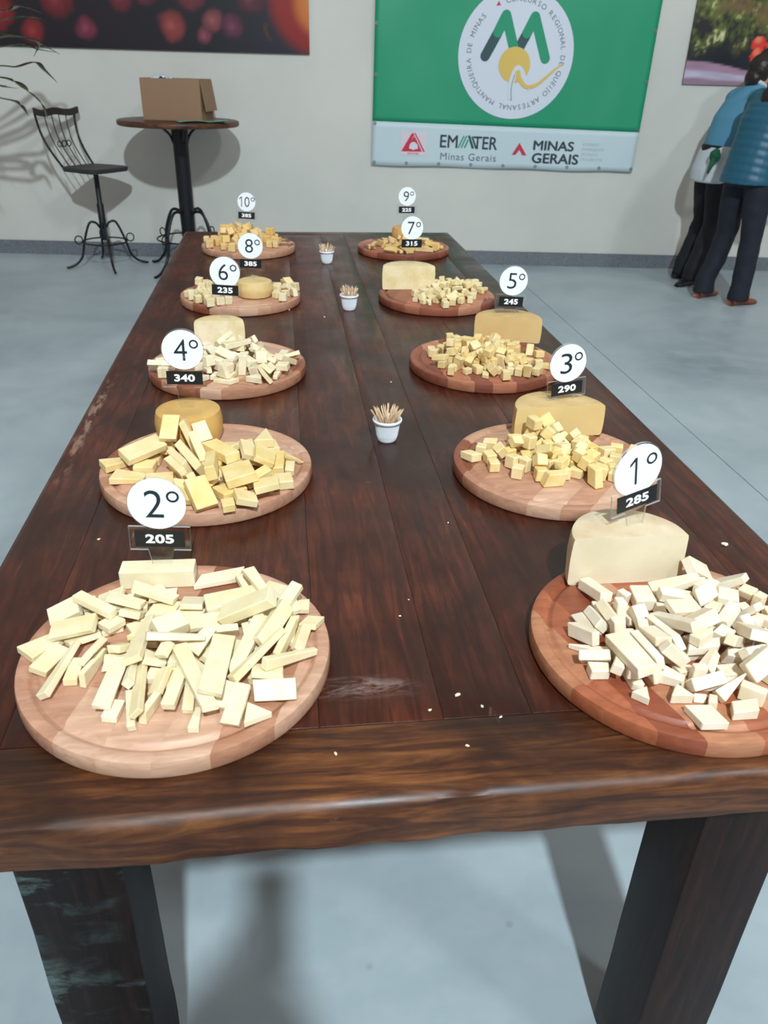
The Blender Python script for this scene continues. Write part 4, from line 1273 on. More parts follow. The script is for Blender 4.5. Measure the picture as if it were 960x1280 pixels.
# ------------------------------------------------------------------ signs
def XZ(x, y, z): return Matrix.Translation((x, y, z)) @ Matrix.Rotation(PI/2, 4, 'X')
SLAB = {'L1': 'place sign 2º over 205, stuck in the flat pale block at front left', 'L2': 'place sign 4º over 340, stuck in the whole yellow wheel',
        'L3': 'place sign 6º over 235, stuck in the white half wheel', 'L4': 'place sign 8º over 385, stuck in the small whole cream wheel',
        'L5': 'farthest left place sign 10º, above the golden chunk heap', 'R1': 'tilted place sign 1º over 285, stuck in the ivory half wheel',
        'R2': 'place sign 3º over 290, stuck in the straw-yellow half wheel', 'R3': 'place sign 5º over 245, stuck in the golden half wheel',
        'R4': 'place sign 7º over 315, stuck in the cream white half wheel', 'R5': 'farthest right place sign 9º, stuck in the small amber wheel'}
def sign(k, x, y, zb, zp, zc, yaw, roll, r=.036):
    num, price = ORD[k]
    side = {'L': 'left', 'R': 'right'}[k[0]]
    s = thing('award_sign', SLAB[k], 'sign', (x, y, zb), (0, -R(roll), R(yaw)), 'numbered place signs in the cheeses')
    hp, hc = zp-zb, zc-zb
    bm = bmesh.new(); w2 = .039; ph = .0175
    outl = [(-.010, 0), (.010, 0), (.0165, hp-ph), (w2, hp-ph), (w2, hp+ph)]
    a0 = math.asin(min(1, (hc-hp-ph)/ (r+.0015))); 
    th0 = -math.acos(0) ; n = 40
    aa = -a0 if hc-hp-ph > 0 else 0
    xs0 = math.cos(aa)*(r+.0015)
    outl.append((min(xs0, w2-.001), hp+ph))
    for i in range(n+1):
        an = aa+(PI-2*aa)*i/n; outl.append(((r+.0015)*math.cos(an), hc+(r+.0015)*math.sin(an)))
    outl += [(-min(xs0, w2-.001), hp+ph), (-w2, hp+ph), (-w2, hp-ph), (-.0165, hp-ph)]
    cl = []
    for q in outl:
        if not cl or (abs(q[0]-cl[-1][0])+abs(q[1]-cl[-1][1])) > 1e-5: cl.append(q)
    fs = prism(bm, cl, 0, .003)
    for f in fs[2:]: f.material_index = 1
    bm.normal_update(); bmesh.ops.triangulate(bm, faces=fs[:2])
    mesh('acrylic_holder', bm, [M['acrylic'], M['acrylic_edge']], s)
    bm = bmesh.new(); c = [(r*math.cos(2*PI*i/48), hc+r*math.sin(2*PI*i/48)) for i in range(48)]; prism(bm, c, -.0008, -.0002)
    card = mesh('round_card', bm, M['card_white'], s)
    hh = r*1.08
    wd_ = hh*({'1': .36, '10': 1.02}.get(num, .62))
    dx_ = -r*.10 if num != '10' else -r*.20
    if num[0] == '1':      # plain sans figure one: stem and flag
        bm = bmesh.new(); q = dx_-(r*.05 if num == '1' else r*.34); a_ = hh*.5; sw_ = hh*.085
        for poly in (((-sw_/2, -a_), (sw_/2, -a_), (sw_/2, a_), (-sw_/2, a_)), ((-sw_/2, a_), (-sw_*2.8, a_*.60), (-sw_*2.8, a_*.40), (-sw_/2, a_*.74))):
            bm.faces.new([bm.verts.new((q+u, -.0011, hc+v_)) for u, v_ in poly])
        if num == '1': bmesh.ops.translate(bm, verts=bm.verts, vec=(r*.05, 0, 0))
        mesh('numeral', bm, M['ink'], card)
        if num == '10': add_me('numeral', fit_text('0', hh*.52, hh, -.004), M['ink'], card, XZ(dx_+r*.26, -.0011, hc))
    else:
        add_me('numeral', fit_text(num, wd_*.96, hh, -.004), M['ink'], card, XZ(dx_, -.0011, hc))
    bm = bmesh.new(); ring(bm, r*.145, r*.225, 28, r*(.56 if num != '10' else .70), hc+r*.30, -.0011); mesh('degree_mark', bm, M['ink'], card)
    bm = bmesh.new(); box(bm, (-.0315, -.0012, hp-.0118), (.0315, -.0002, hp+.0128)); pl = mesh('price_label', bm, M['label_black'], s)
    me = fit_text(price, .036, .0135, .035, 1.05); add_me('price_numerals', me, M['label_white'], pl, XZ(0, -.0015, hp+.0005))
SIG = [('L1', -.174, .902, .822, .872, .9235, -3, -2, .0362), ('L2', -.184, 1.375, .855, .921, .9725, -2, -1, .0355), ('L3', -.147, 1.95, .860, .936, .979, -4, -3, .0355),
       ('L4', -.100, 2.43, .848, .897, .948, -3, -2, .036), ('L5', -.142, 3.27, .818, .902, .952, 0, -3, .034),
       ('R1', .462, .878, .866, .921, .966, 16, 10, .037), ('R2', .526, 1.37, .858, .890, .940, 8, 5, .0365), ('R3', .567, 1.96, .860, .902, .954, 0, -2, .036),
       ('R4', .394, 2.51, .870, .941, .987, 0, 0, .034), ('R5', .485, 3.25, .860, .930, .980, 0, 0, .034)]
for a in SIG: sign(*a)
# ------------------------------------------------------------------ toothpick cups
def cup(x, y, s, lab, npick, plab, seed, spread):
    c = thing('toothpick_cup', lab, 'cup', (x, y, TZ), (0, 0, 0), 'white fluted toothpick cups')
    bm = bmesh.new(); n = 96
    prof = [(0, 0), (.0160, 0), (.0175, .0015), (.0186, .004), (.0205, .012), (.0232, .029), (.0248, .0385)]
    rings = []
    for i, (r, z) in enumerate(prof):
        if r == 0: continue
        fl = .00045 if z > .005 else 0
        rings.append([bm.verts.new(((r+fl*math.cos(j*PI))*s*math.cos(2*PI*j/n), (r+fl*math.cos(j*PI))*s*math.sin(2*PI*j/n), z*s)) for j in range(n)])
    for a, b in zip(rings, rings[1:]):
        for j in range(n): bm.faces.new((a[j], a[(j+1) % n], b[(j+1) % n], b[j]))
    bm.faces.new(rings[0][::-1])
    mesh('fluted_body', bm, M['ceramic'], c)
    bm = bmesh.new(); pr = [(.0246, .0375), (.0268, .0385), (.0284, .0415), (.0283, .0445), (.0268, .0455), (.0255, .044), (.0236, .036), (.0175, .006), (.015, .0035), (0, .003)]
    lathe(bm, [(r*s, z*s) for r, z in pr], 64); o = mesh('rim', bm, M['ceramic'], c, True)
    rr = random.Random(seed); me = None
    for i in range(npick):
        if me is None:
            bm = bmesh.new(); tube(bm, [(0, 0, 0), (0, 0, .004), (0, 0, .059), (0, 0, .065)], [.0004, .0010, .0010, .0003], 6); me = bpy.data.meshes.new('toothpick'); bm.to_mesh(me); bm.free(); me.materials.append(M['pick'])
        # foot inside the bowl, leaning on the inner rim
        a = rr.uniform(0, 2*PI); b0 = rr.uniform(0, .008)*s; az = a+PI+rr.uniform(-1.2, 1.2)
        foot = Vector((b0*math.cos(az), b0*math.sin(az), .0045*s))
        rm = rr.uniform(.25, 1)**.7*.0222*s*spread; top = Vector((rm*math.cos(a), rm*math.sin(a), .044*s))
        o = bpy.data.objects.new('toothpick', me); COL.objects.link(o)
        o.location = Vector((x, y, TZ))+foot; o.rotation_euler = (top-foot).to_track_quat('Z', 'Y').to_euler()
        o.scale = (1, 1, rr.uniform(.98, 1.08))
        ln = 'standing upright' if (top-foot).length*.25 > math.hypot(top.x-foot.x, top.y-foot.y) else 'leaning '+['right', 'to the back', 'left', 'to the front'][int((math.degrees(math.atan2((top-foot).y, (top-foot).x))+45) % 360//90)]
        tag(o, plab.replace('standing', ln), 'toothpick', plab.replace('wooden toothpick', 'toothpicks'))
cup(.186, 1.398, 1.0, 'white fluted cup of toothpicks nearest the camera, mid table', 64, 'wooden toothpick standing in the nearest white cup', 21, 1.0)
cup(.188, 2.352, 1.0, 'middle one of the three white toothpick cups, level with the 6º and 7º boards', 44, 'wooden toothpick standing in the middle white cup', 22, .8)
cup(.157, 2.998, .97, 'white toothpick cup farthest away, beside the 10º board', 32, 'wooden toothpick standing in the farthest white cup', 23, .95)
# crumbs of cheese on the bare table
rc = random.Random(8)
for i, (x, y, s) in enumerate(((.181, .676, .0028), (.205, .655, .0018), (.222, .637, .0016), (.176, .598, .0018), (.135, .832, .0015), (.152, .868, .001), (.145, .655, .0018),
                               (.19, 1.52, .0015), (-.292, 1.06, .0018), (-.30, 1.30, .0022), (.245, 1.07, .0014), (-.18, 1.13, .002), (.01, 2.35, .0022), (.11, 2.27, .0022), (.235, 1.72, .0018),
                               (-.14, 2.05, .0022), (.66, .97, .004), (.035, .6, .0018), (-.29, 1.17, .0022))):
    bm = bmesh.new(); bmesh.ops.create_icosphere(bm, subdivisions=1, radius=1)
    for q in bm.verts: q.co *= rc.uniform(.7, 1.1)
    o = mesh('crumb', bm, CM['R1']); o.scale = (s*1.6, s, s*.7); o.location = (x, y, TZ+s*.6); o.rotation_euler = (0, 0, rc.uniform(0, 3))
    tag(o, 'tiny white cheese crumb lying on the bare dark table top', 'crumb', 'cheese crumbs on the table top')
# ------------------------------------------------------------------ banner on the back wall
def wall_thing(name, label, cat, s, z, off=.003, group=None):
    return thing(name, label, cat, WP(s, z, off), WALLROT, group)
BS, BZ = 4.115, .745                                    # banner base: centre of its lower edge
ban = wall_thing('event_banner', 'large green and white cloth banner with round M logo hung on the wall', 'banner', BS, BZ, .012)
def sag(x, y):                                          # folds of the cloth
    return .0065*math.sin(x*7+y*3)+.012*noise.noise(Vector((x*2.2, y*1.6, 4)))+.004*noise.noise(Vector((x*6, y*3, 1)))
def split_y(x): return .315-.0145*(x+1.04)
def bleft(y): return -1.035+.02*(y-.3)*0+(-.006+.010*y)
def bright(y): return 1.033+.02*y
def cloth(y0f, y1f, mat, name, yoff=0, n=60, m_=20):
    bm = bmesh.new(); G = []
    for i in range(n+1):
        row = []
        for j in range(m_+1):
            u = i/n; x = -1.04+2.08*u; ya, yb = y0f(x), y1f(x); y = ya+(yb-ya)*j/m_
            xx = bleft(y)+(bright(y)-bleft(y))*u
            row.append(bm.verts.new((xx, y, sag(xx, y)+.012)))
        G.append(row)
    for i in range(n):
        for j in range(m_): bm.faces.new((G[i][j], G[i+1][j], G[i+1][j+1], G[i][j+1]))
    bm.normal_update(); bmesh.ops.recalc_face_normals(bm, faces=list(bm.faces)); bmesh.ops.solidify(bm, geom=list(bm.faces), thickness=-.0012)
    return mesh(name, bm, mat, ban, True)
M['ban_green'] = plain('green_banner_cloth', srgb(22, 146, 106), .5, 0, None, .06, 3)
M['ban_white'] = plain('pale_banner_cloth', srgb(190, 206, 212), .55)
M['logo_white'] = plain('white_logo_print', srgb(206, 212, 224), .6)
M['logo_green'] = plain('green_print', srgb(20, 142, 104), .6)
M['logo_dark'] = plain('dark_green_print', srgb(44, 74, 78), .6)
M['logo_yellow'] = plain('ochre_print', srgb(214, 182, 92), .6)
M['logo_grey'] = plain('grey_print', srgb(92, 104, 112), .6)
M['logo_red'] = plain('crimson_print', srgb(196, 40, 66), .6)
M['logo_pink'] = plain('pale_pink_print', srgb(214, 200, 210), .6)
M['logo_faint'] = plain('faint_grey_print', srgb(170, 184, 188), .6)
M['txt_dark'] = plain('charcoal_print', srgb(42, 56, 66), .6)
cloth(lambda x: -.0+.004*math.sin(x*9)-.003*x, split_y, M['ban_white'], 'white_strip', m_=8)
cloth(split_y, lambda x: 1.60, M['ban_green'], 'green_field', m_=36)
def onb(me, layer):
    for q in me.vertices: q.co.z = sag(q.co.x, q.co.y)+.0145+.0009*layer
    return me
def flat(name, polys, mat, layer, parent=None):
    """flat print: polygons in wall (s, z) metres"""
    bm = bmesh.new()
    for P_ in polys:
        try: bm.faces.new([bm.verts.new((s-BS, z-BZ, 0)) for s, z in P_])
        except ValueError: pass
    bmesh.ops.recalc_face_normals(bm, faces=list(bm.faces))
    for f in bm.faces:
        if f.normal.z < 0: f.normal_flip()
    bm.normal_update(); bmesh.ops.triangulate(bm, faces=list(bm.faces))
    for _ in range(4):
        le = [e for e in bm.edges if e.calc_length() > .035]
        if not le: break
        bmesh.ops.subdivide_edges(bm, edges=le, cuts=1); bm.normal_update(); bmesh.ops.triangulate(bm, faces=[f for f in bm.faces if len(f.verts) > 3])
    me = bpy.data.meshes.new(name); bm.to_mesh(me); bm.free(); onb(me, layer); me.materials.append(mat)
    return link(bpy.data.objects.new(name, me), parent or ban)
def stroke(pts, w_, caps=True, w1=None):
    """outline of a thick round-ended line"""
    P = [Vector((a, b)) for a, b in pts]; L_, R_ = [], []
    for i, p in enumerate(P):
        d = (P[min(i+1, len(P)-1)]-P[max(i-1, 0)]).normalized(); n_ = Vector((-d.y, d.x))
        ww = w_ if w1 is None else w_+(w1-w_)*i/(len(P)-1)
        L_.append(p+n_*ww/2); R_.append(p-n_*ww/2)
    out = [tuple(q) for q in L_]
    if caps:
        d = (P[-1]-P[-2]).normalized(); a = math.atan2(d.y, d.x); ww = w_ if w1 is None else w1
        out += [tuple(P[-1]+Vector((math.cos(a+PI/2-PI*k/8), math.sin(a+PI/2-PI*k/8)))*ww/2) for k in range(1, 8)]
    out += [tuple(q) for q in R_[::-1]]
    if caps:
        d = (P[0]-P[1]).normalized(); a = math.atan2(d.y, d.x)
        out += [tuple(P[0]+Vector((math.cos(a+PI/2-PI*k/8), math.sin(a+PI/2-PI*k/8)))*w_/2) for k in range(1, 8)]
    return out
def disc2(cx, cy, r, n=64): return [(cx+r*math.cos(2*PI*i/n), cy+r*math.sin(2*PI*i/n)) for i in range(n)]
LX, LZ = 4.137, 1.53
# logo disc as a grid so that it follows the folds
bm = bmesh.new(); rings = [[bm.verts.new((LX-BS, LZ-BZ, 0))]]
for k in range(1, 11): rings.append([bm.verts.new((LX-BS+.43*k/10*math.cos(2*PI*i/64), LZ-BZ+.43*k/10*math.sin(2*PI*i/64), 0)) for i in range(64)])
for a, b in zip(rings, rings[1:]):
    for i in range(64):
        if len(a) == 1: bm.faces.new((a[0], b[i], b[(i+1) % 64]))
        else: bm.faces.new((a[i], b[i], b[(i+1) % 64], a[(i+1) % 64]))
me = bpy.data.meshes.new('logo_disc'); bm.to_mesh(me); bm.free(); onb(me, 1); me.materials.append(M['logo_white']); logo = link(bpy.data.objects.new('logo_disc', me), ban)
SW = .072
flat('dark_stroke', [stroke([(3.908, 1.515), (3.990, 1.668)], SW), stroke([(4.152, 1.565), (4.206, 1.668)], SW)], M['logo_dark'], 2, logo)
flat('green_stroke', [stroke([(3.990, 1.670), (4.041, 1.775)], SW, True), stroke([(4.041, 1.775), (4.125, 1.545)], SW), stroke([(4.206, 1.670), (4.255, 1.770)], SW), stroke([(4.255, 1.770), (4.358, 1.510)], SW)], M['logo_green'], 3, logo)
flat('ochre_disc', [disc2(4.132, 1.462, .118)], M['logo_yellow'], 4, logo)
flat('white_path', [stroke([tuple(q)[:2] for q in smooth_path([(4.128, 1.235, 0), (4.118, 1.33, 0), (4.150, 1.435, 0), (4.185, 1.425, 0), (4.222, 1.355, 0), (4.27, 1.31, 0)], 5)], .040, False)], M['logo_white'], 5, logo)
flat('ochre_swoosh', [stroke([tuple(q)[:2] for q in smooth_path([(4.156, 1.425, 0), (4.185, 1.365, 0), (4.235, 1.322, 0), (4.310, 1.335, 0), (4.392, 1.398, 0), (4.455, 1.452, 0), (4.50, 1.475, 0)], 5)], .036, False, .008)], M['logo_yellow'], 6, logo)
flat('dark_hairline', [stroke([tuple(q)[:2] for q in smooth_path([(4.130, 1.225, 0), (4.124, 1.32, 0), (4.140, 1.40, 0)], 4)], .004, False)], M['logo_dark'], 7, logo)
TXT = 'CONCURSO REGIONAL DE QUEIJO ARTESANAL MANTIQUEIRA DE MINAS '
wid = {'I': .45, ' ': .75, 'M': 1.2, 'J': .7, 'O': 1.12, 'Q': 1.14, 'N': 1.06, 'D': 1.05, 'G': 1.08, 'L': .82, 'E': .88, 'S': .9, 'T': .9}
tot = sum(wid.get(c_, 1.0) for c_ in TXT); ang0 = 118.0; span = 338.0; accu = 0
ringtxt = None
for c_ in TXT:
    wc = wid.get(c_, 1.0); mid = accu+wc/2; accu += wc
    if c_ == ' ': continue
    an = R(ang0-10-span*mid/tot)
    me = text_mesh(c_, .050, .0)
    me.transform(Matrix.Translation((LX-BS+.352*math.cos(an), LZ-BZ+.352*math.sin(an), 0)) @ Matrix.Rotation(an-PI/2, 4, 'Z'))
    onb(me, 2); me.materials.append(M['logo_grey'])
    link(bpy.data.objects.new('ring_letter', me), logo)
an = R(ang0-1); tx, tz = LX+.352*math.cos(an), LZ+.352*math.sin(an)
flat('red_triangle', [[(tx-.016, tz-.012), (tx+.018, tz-.008), (tx+.002, tz+.02)]], M['logo_red'], 2, logo)
def btext(name, s, cx, cz, w_, h_, mat, bold=0, sp=1.0, layer=1, parent=None):
    me = fit_text(s, w_, h_, 0, sp)
    if bold:
        bm = bmesh.new(); bm.from_mesh(me); g0 = list(bm.verts)+list(bm.edges)+list(bm.faces)
        for dx, dy in ((bold, 0), (-bold, 0), (0, bold*.7), (0, -bold*.7)):
            r_ = bmesh.ops.duplicate(bm, geom=g0); bmesh.ops.translate(bm, verts=[q for q in r_['geom'] if isinstance(q, bmesh.types.BMVert)], vec=(dx, dy, 0))
        bm.to_mesh(me); bm.free()
    me.transform(Matrix.Translation((cx-BS, cz-BZ-.0145*0, 0)) @ Matrix.Rotation(R(-.8), 4, 'Z')); onb(me, layer); me.materials.append(mat)
    return link(bpy.data.objects.new(name, me), parent or ban)
# emblem
em = flat('emblem_panel', [[(3.30, .825), (3.50, .825), (3.50, .995), (3.30, .995)]], M['logo_pink'], 1)
flat('emblem_triangle', [[(3.305, .852), (3.345, .852), (3.405, .975), (3.385, .985)], [(3.335, .852), (3.468, .852), (3.405, .965)], [(3.478, .852), (3.492, .852), (3.412, .985), (3.402, .985)]], M['logo_red'], 2, em)
flat('emblem_figure', [disc2(3.400, .893, .028, 20), [(3.366, .872), (3.384, .872), (3.384, .905), (3.372, .905)], [(3.417, .872), (3.436, .872), (3.430, .905), (3.417, .905)]], M['logo_white'], 3, em)
btext('emblem_word', 'EMATER', 3.40, .838, .085, .013, M['logo_red'], 0, 1.0, 3, em)
# second logo: letters with green slanted bars
btext('logo_letters', 'EM', 3.676, .931, .135, .088, M['txt_dark'], .002)
btext('logo_letters', 'TER', 3.962, .925, .185, .088, M['txt_dark'], .002)
flat('green_bars', [stroke([(3.752, .887), (3.792, .972)], .011, False), stroke([(3.776, .887), (3.812, .972)], .011, False), stroke([(3.802, .887), (3.826, .945)], .012, False), stroke([(3.872, .885), (3.832, .975)], .014, False)], M['logo_green'], 1)
flat('dark_bar', [stroke([(3.855, .970), (3.893, .884)], .013, False), stroke([(3.828, .975), (3.866, .884)], .013, False)], M['txt_dark'], 2)
btext('logo_subtitle', 'Minas Gerais', 3.835, .822, .44, .052, M['logo_grey'], .0, 1.1)
flat('red_peak', [[(4.175, .848), (4.228, .935), (4.292, .846), (4.258, .846), (4.232, .885), (4.205, .848)]], M['logo_red'], 1)
btext('bold_lettering', 'MINAS', 4.500, .918, .315, .066, M['txt_dark'], .0035)
btext('bold_lettering', 'GERAIS', 4.522, .826, .365, .070, M['txt_dark'], .0035)
for i, s in enumerate(('GOVERNO', 'DIFERENTE', 'ESTADO', 'EFICIENTE')):
    btext('faint_lettering', s, 4.80+(.01 if len(s) > 7 else -.01), .935-.036*i, .17 if len(s) > 7 else .13, .020, M['logo_faint'], 0)
bm = bmesh.new(); ring(bm, .005, .012, 16); me_e = bpy.data.meshes.new('eyelet')
for q in bm.verts: q.co = Vector((q.co.x, q.co.z, 0))
r_ = bmesh.ops.extrude_face_region(bm, geom=list(bm.faces)); 
for q in r_['geom']:
    if isinstance(q, bmesh.types.BMVert): q.co.z += .002
bm.to_mesh(me_e); bm.free(); M['eyelet'] = plain('steel_eyelet', srgb(120, 130, 135), .4, .6); me_e.materials.append(M['eyelet'])
for x, y in [(-1.02+.255*i, .022) for i in range(9)]+[(-1.02, .30+.33*i) for i in range(4)]+[(1.025+.006*i, .30+.33*i) for i in range(4)]:
    o = link(bpy.data.objects.new('eyelet', me_e), ban); o.location = (x, y, sag(x, y)+.0145)
# ------------------------------------------------------------------ posters (flat prints painted per vertex)
t = NT('poster_print'); vc = t.n('VertexColor'); vc.layer_name = 'print'; t.base(vc.outputs[0]); t.rough(.4); M['poster'] = t.m
M['poster_edge'] = plain('poster_edge', srgb(60, 60, 66), .6)
def poster(name, label, s0, s1, z0, z1, fn, step):
    root = wall_thing(name, label, 'poster', s0, z0, .0)
    bm = bmesh.new(); box(bm, (0, 0, .001), (s1-s0, z1-z0, .018)); mesh('poster_board', bm, M['poster_edge'], root)
    nx, ny = int((s1-s0)/step), int((z1-z0)/step); verts = []; faces = []; cols = []
    for j in range(ny+1):
        for i in range(nx+1):
            x, y = (s1-s0)*i/nx, (z1-z0)*j/ny; verts.append((x, y, .0188)); cols.append(fn(x, y))
    for j in range(ny):
        for i in range(nx): a = j*(nx+1)+i; faces.append((a, a+1, a+nx+2, a+nx+1))
    me = bpy.data.meshes.new('printed_sheet'); me.from_pydata(verts, [], faces)
    ca = me.color_attributes.new('print', 'FLOAT_COLOR', 'POINT')
    flatc = []
    for c_ in cols: flatc += [c_[0], c_[1], c_[2], 1]
    ca.data.foreach_set('color', flatc); me.materials.append(M['poster'])
    link(bpy.data.objects.new('printed_sheet', me), root)
def lerp(a, b, t_): t_ = max(0, min(1, t_)); return tuple(a[i]+(b[i]-a[i])*t_ for i in range(3))
def sst(a, b, x): q = max(0, min(1, (x-a)/(b-a))); return q*q*(3-2*q)
P1S, P1Z = -1.2, 1.497
BL1 = [(1.88-.1, .10, .085, (150, 34, 44)), (2.17, .13, .080, (134, 48, 72)), (2.80, .16, .105, (160, 62, 62)), (3.03, .10, .055, (142, 62, 84)), (3.10, .20, .075, (150, 72, 78)), (3.24, .165, .085, (112, 44, 72)),
       (2.45, .33, .10, (120, 30, 50)), (1.55, .22, .12, (150, 30, 36)), (1.98, .30, .12, (128, 30, 44)), (2.62, .36, .09, (110, 34, 52)), (2.95, .36, .11, (126, 40, 60)), (3.38, .34, .10, (96, 30, 50)), (1.2, .2, .15, (190, 120, 40)), (.7, .25, .2, (150, 40, 30)), (.3, .15, .15, (60, 90, 40))]
DK = srgb(20, 22, 34)
def print1(x, y):
    c = lerp(DK, srgb(34, 22, 36), .5+.9*noise.noise(Vector((x*3, y*3, 0))))
    c = lerp(c, srgb(40, 44, 62), sst(2.9, 3.6, x)*.45)
    for bx, by, br, bc in BL1:
        dx, dy = (x-bx)/br, (y-by)/br; d = math.sqrt(dx*dx+dy*dy)+.22*noise.noise(Vector((x*16, y*16, bx)))
        if d < 1.15:
            cc = lerp(srgb(*bc), srgb(min(255, bc[0]+34), bc[1]+30, bc[2]+30), sst(.55, 0, math.hypot(dx+.1, dy-.0))+.3*noise.noise(Vector((x*30, y*30, 2))))
            c = lerp(c, lerp(cc, DK, sst(.5, 1.1, d)*.7), 1-sst(.85, 1.15, d))
    # big out-of-focus fruit at the right
    d = math.hypot(x-3.88, (y-.36))
    c = lerp(c, srgb(170, 24, 22), 1-sst(.30, .42, d)); d2 = math.hypot(x-3.90, y-.32); c = lerp(c, srgb(240, 130, 44), 1-sst(.15, .25, d2)); c = lerp(c, srgb(250, 180, 80), 1-sst(.02, .16, d2))
    st = abs(x-(3.50+.02*math.sin(y*30))); c = lerp(c, srgb(120, 60, 50), (1-sst(.004, .018, st))*(1 if y < .2 and y > .08 else 0)*.6)
    return tuple(q*.62 for q in c)
poster('fruit_poster', 'long dark poster of red onions and fruit on the wall above the bar table', P1S, 2.60, P1Z-.005, 2.75, print1, .018)
P2S, P2Z = 5.425, 1.368
def print2(x, y):
    n1 = noise.noise(Vector((x*7, y*9, 3))); n2 = noise.noise(Vector((x*28, y*24, 7))); n3 = noise.noise(Vector((x*70, y*50, 5)))
    v_ = n1*1.0+n2*.75+n3*.45; z_ = y-.13
    c = lerp(srgb(26, 30, 30), srgb(110, 120, 50), .35+v_*.9+.4*sst(.12, .30, z_)-.25)
    c = lerp(c, srgb(190, 190, 140), sst(.55, .95, v_+.15)); c = lerp(c, srgb(120, 84, 60), sst(.1, .5, noise.noise(Vector((x*5+9, y*5, 1))))*.6)
    c = lerp(srgb(20, 26, 34), c, sst(.02, .16, z_+.05*n1+.10*noise.noise(Vector((x*9, 0, 2)))-.04*sst(.1, .5, x)))
    if v_ > .95: c = srgb(225, 225, 200)
    edge = .155-.11*x+.01*math.sin(x*8)
    u = y/edge
    q = lerp(lerp(srgb(150, 126, 138), srgb(196, 190, 214), sst(.2, .34, u)), srgb(172, 134, 158), sst(.55, .68, u))
    c = lerp(lerp(q, srgb(140, 110, 130), .3+.6*noise.noise(Vector((x*6, y*30, 4)))), c, sst(edge-.006, edge+.006, y))
    for tx_, ty_, tr in ((.515, .275, .052), (.520, .195, .052), (.65, .25, .08), (.78, .2, .09)):
        d = math.hypot(x-tx_, y-ty_)
        if d < tr: c = lerp(srgb(236, 120, 90), srgb(214, 52, 40), sst(.2, .8, math.hypot(x-tx_+.01, y-ty_-.03)/tr))
    return c
poster('garden_poster', 'poster of a green garden with red tomatoes, at the right behind the people', P2S, 7.6, P2Z, 2.4, print2, .012)
# ------------------------------------------------------------------ bar table, box, stool
def curl_leg(bm, ang, r_hub, z_hub, r_foot, rad, r_mid):
    pts = [(r_hub, z_hub-.01), (r_hub+.03, z_hub+.03), (r_hub+(r_mid-r_hub)*.55, z_hub+.025), (r_mid*.92, z_hub-.10), (r_mid, z_hub*.5), (r_mid+.02, z_hub*.28), (r_foot-.07, .035), (r_foot-.01, .012), (r_foot+.012, .014)]
    P = smooth_path([(r*math.cos(ang), r*math.sin(ang), z) for r, z in pts], 5)
    tube(bm, P, [rad]*(len(P)-4)+[rad*.95, rad*.8, rad*.7, rad*.8], 8)
def base(root, nleg, a0, r_hub, z_hub, r_foot, rad, r_mid, zr):
    for i in range(nleg):
        bm = bmesh.new(); curl_leg(bm, a0+2*PI*i/nleg, r_hub, z_hub, r_foot, rad, r_mid); mesh('leg', bm, M['black_metal'], root, True)
    bm = bmesh.new(); n = 48; rr = r_mid*1.0
    P = [(rr*math.cos(2*PI*i/n), rr*math.sin(2*PI*i/n), zr) for i in range(n+1)]; tube(bm, P, .006, 6, False)
    for i in range(nleg):
        a = a0+2*PI*i/nleg; q = [((rr+.028+.028*math.cos(t_))*math.cos(a), (rr+.028+.028*math.cos(t_))*math.sin(a), zr+.02+.03*math.sin(t_)) for t_ in [2*PI*k/14 for k in range(15)]]
        tube(bm, q, .005, 6, False)
    mesh('foot_ring', bm, M['black_metal'], root, True)
bt = thing('bar_table', 'tall round bar table with wooden top and black iron pedestal by the wall', 'table', (-.72, 6.49, 0))
bm = bmesh.new(); lathe(bm, [(0, 1.018), (.418, 1.018), (.428, 1.022), (.432, 1.032), (.432, 1.046), (.427, 1.053), (.418, 1.056), (0, 1.056)], 64); o = mesh('round_top', bm, M['bartop'], bt); autosmooth(o, 40)
bm = bmesh.new(); lathe(bm, [(0, .13), (.046, .13), (.050, .14), (.054, .42), (.056, .9), (.060, .96), (.060, 1.0), (.12, 1.004), (.12, 1.018), (0, 1.018)], 24); o = mesh('pedestal', bm, M['black_metal'], bt); autosmooth(o, 40)
for i in range(4):
    a = R(20+90*i); bm = bmesh.new(); tube(bm, smooth_path([(.05*math.cos(a), .05*math.sin(a), .90), (.075*math.cos(a), .075*math.sin(a), .96), (.13*math.cos(a), .13*math.sin(a), 1.005), (.19*math.cos(a), .19*math.sin(a), 1.012)], 4), .009, 8); mesh('top_bracket', bm, M['black_metal'], bt, True)
base(bt, 4, R(144), .045, .40, .40, .011, .24, .235)
cb = thing('cardboard_box', 'open brown cardboard box standing on the tall bar table', 'box', (-.715, 6.50, 1.0565), (0, 0, R(-14)))
bm = bmesh.new(); T = .004; bx_, by_, bz_ = .215, .13, .262
for lo, hi in (((-bx_, -by_, 0), (bx_, by_, T)), ((-bx_, -by_, T), (bx_, -by_+T, bz_)), ((-bx_, by_-T, T), (bx_, by_, bz_)), ((-bx_, -by_+T, T), (-bx_+T, by_-T, bz_)), ((bx_-T, -by_+T, T), (bx_, by_-T, bz_))): box(bm, lo, hi)
mesh('box_body', bm, M['cardboard'], cb)
bm = bmesh.new(); vs, fs = box(bm, (bx_, -by_+.01, bz_-.20), (bx_+T, by_-.005, bz_-.004))
for q in vs:
    if q.co.z < bz_-.1: q.co.x += .030
mesh('side_flap', bm, M['cardboard'], cb)
bm = bmesh.new(); vs, fs = box(bm, (-bx_, by_, bz_-.12), (bx_, by_+T, bz_-.002))
for q in vs:
    if q.co.z < bz_-.1: q.co.y += .03
mesh('back_flap', bm, M['cardboard'], cb)
M['film'] = plain('pale_blue_plastic_film', srgb(196, 214, 232), .25)
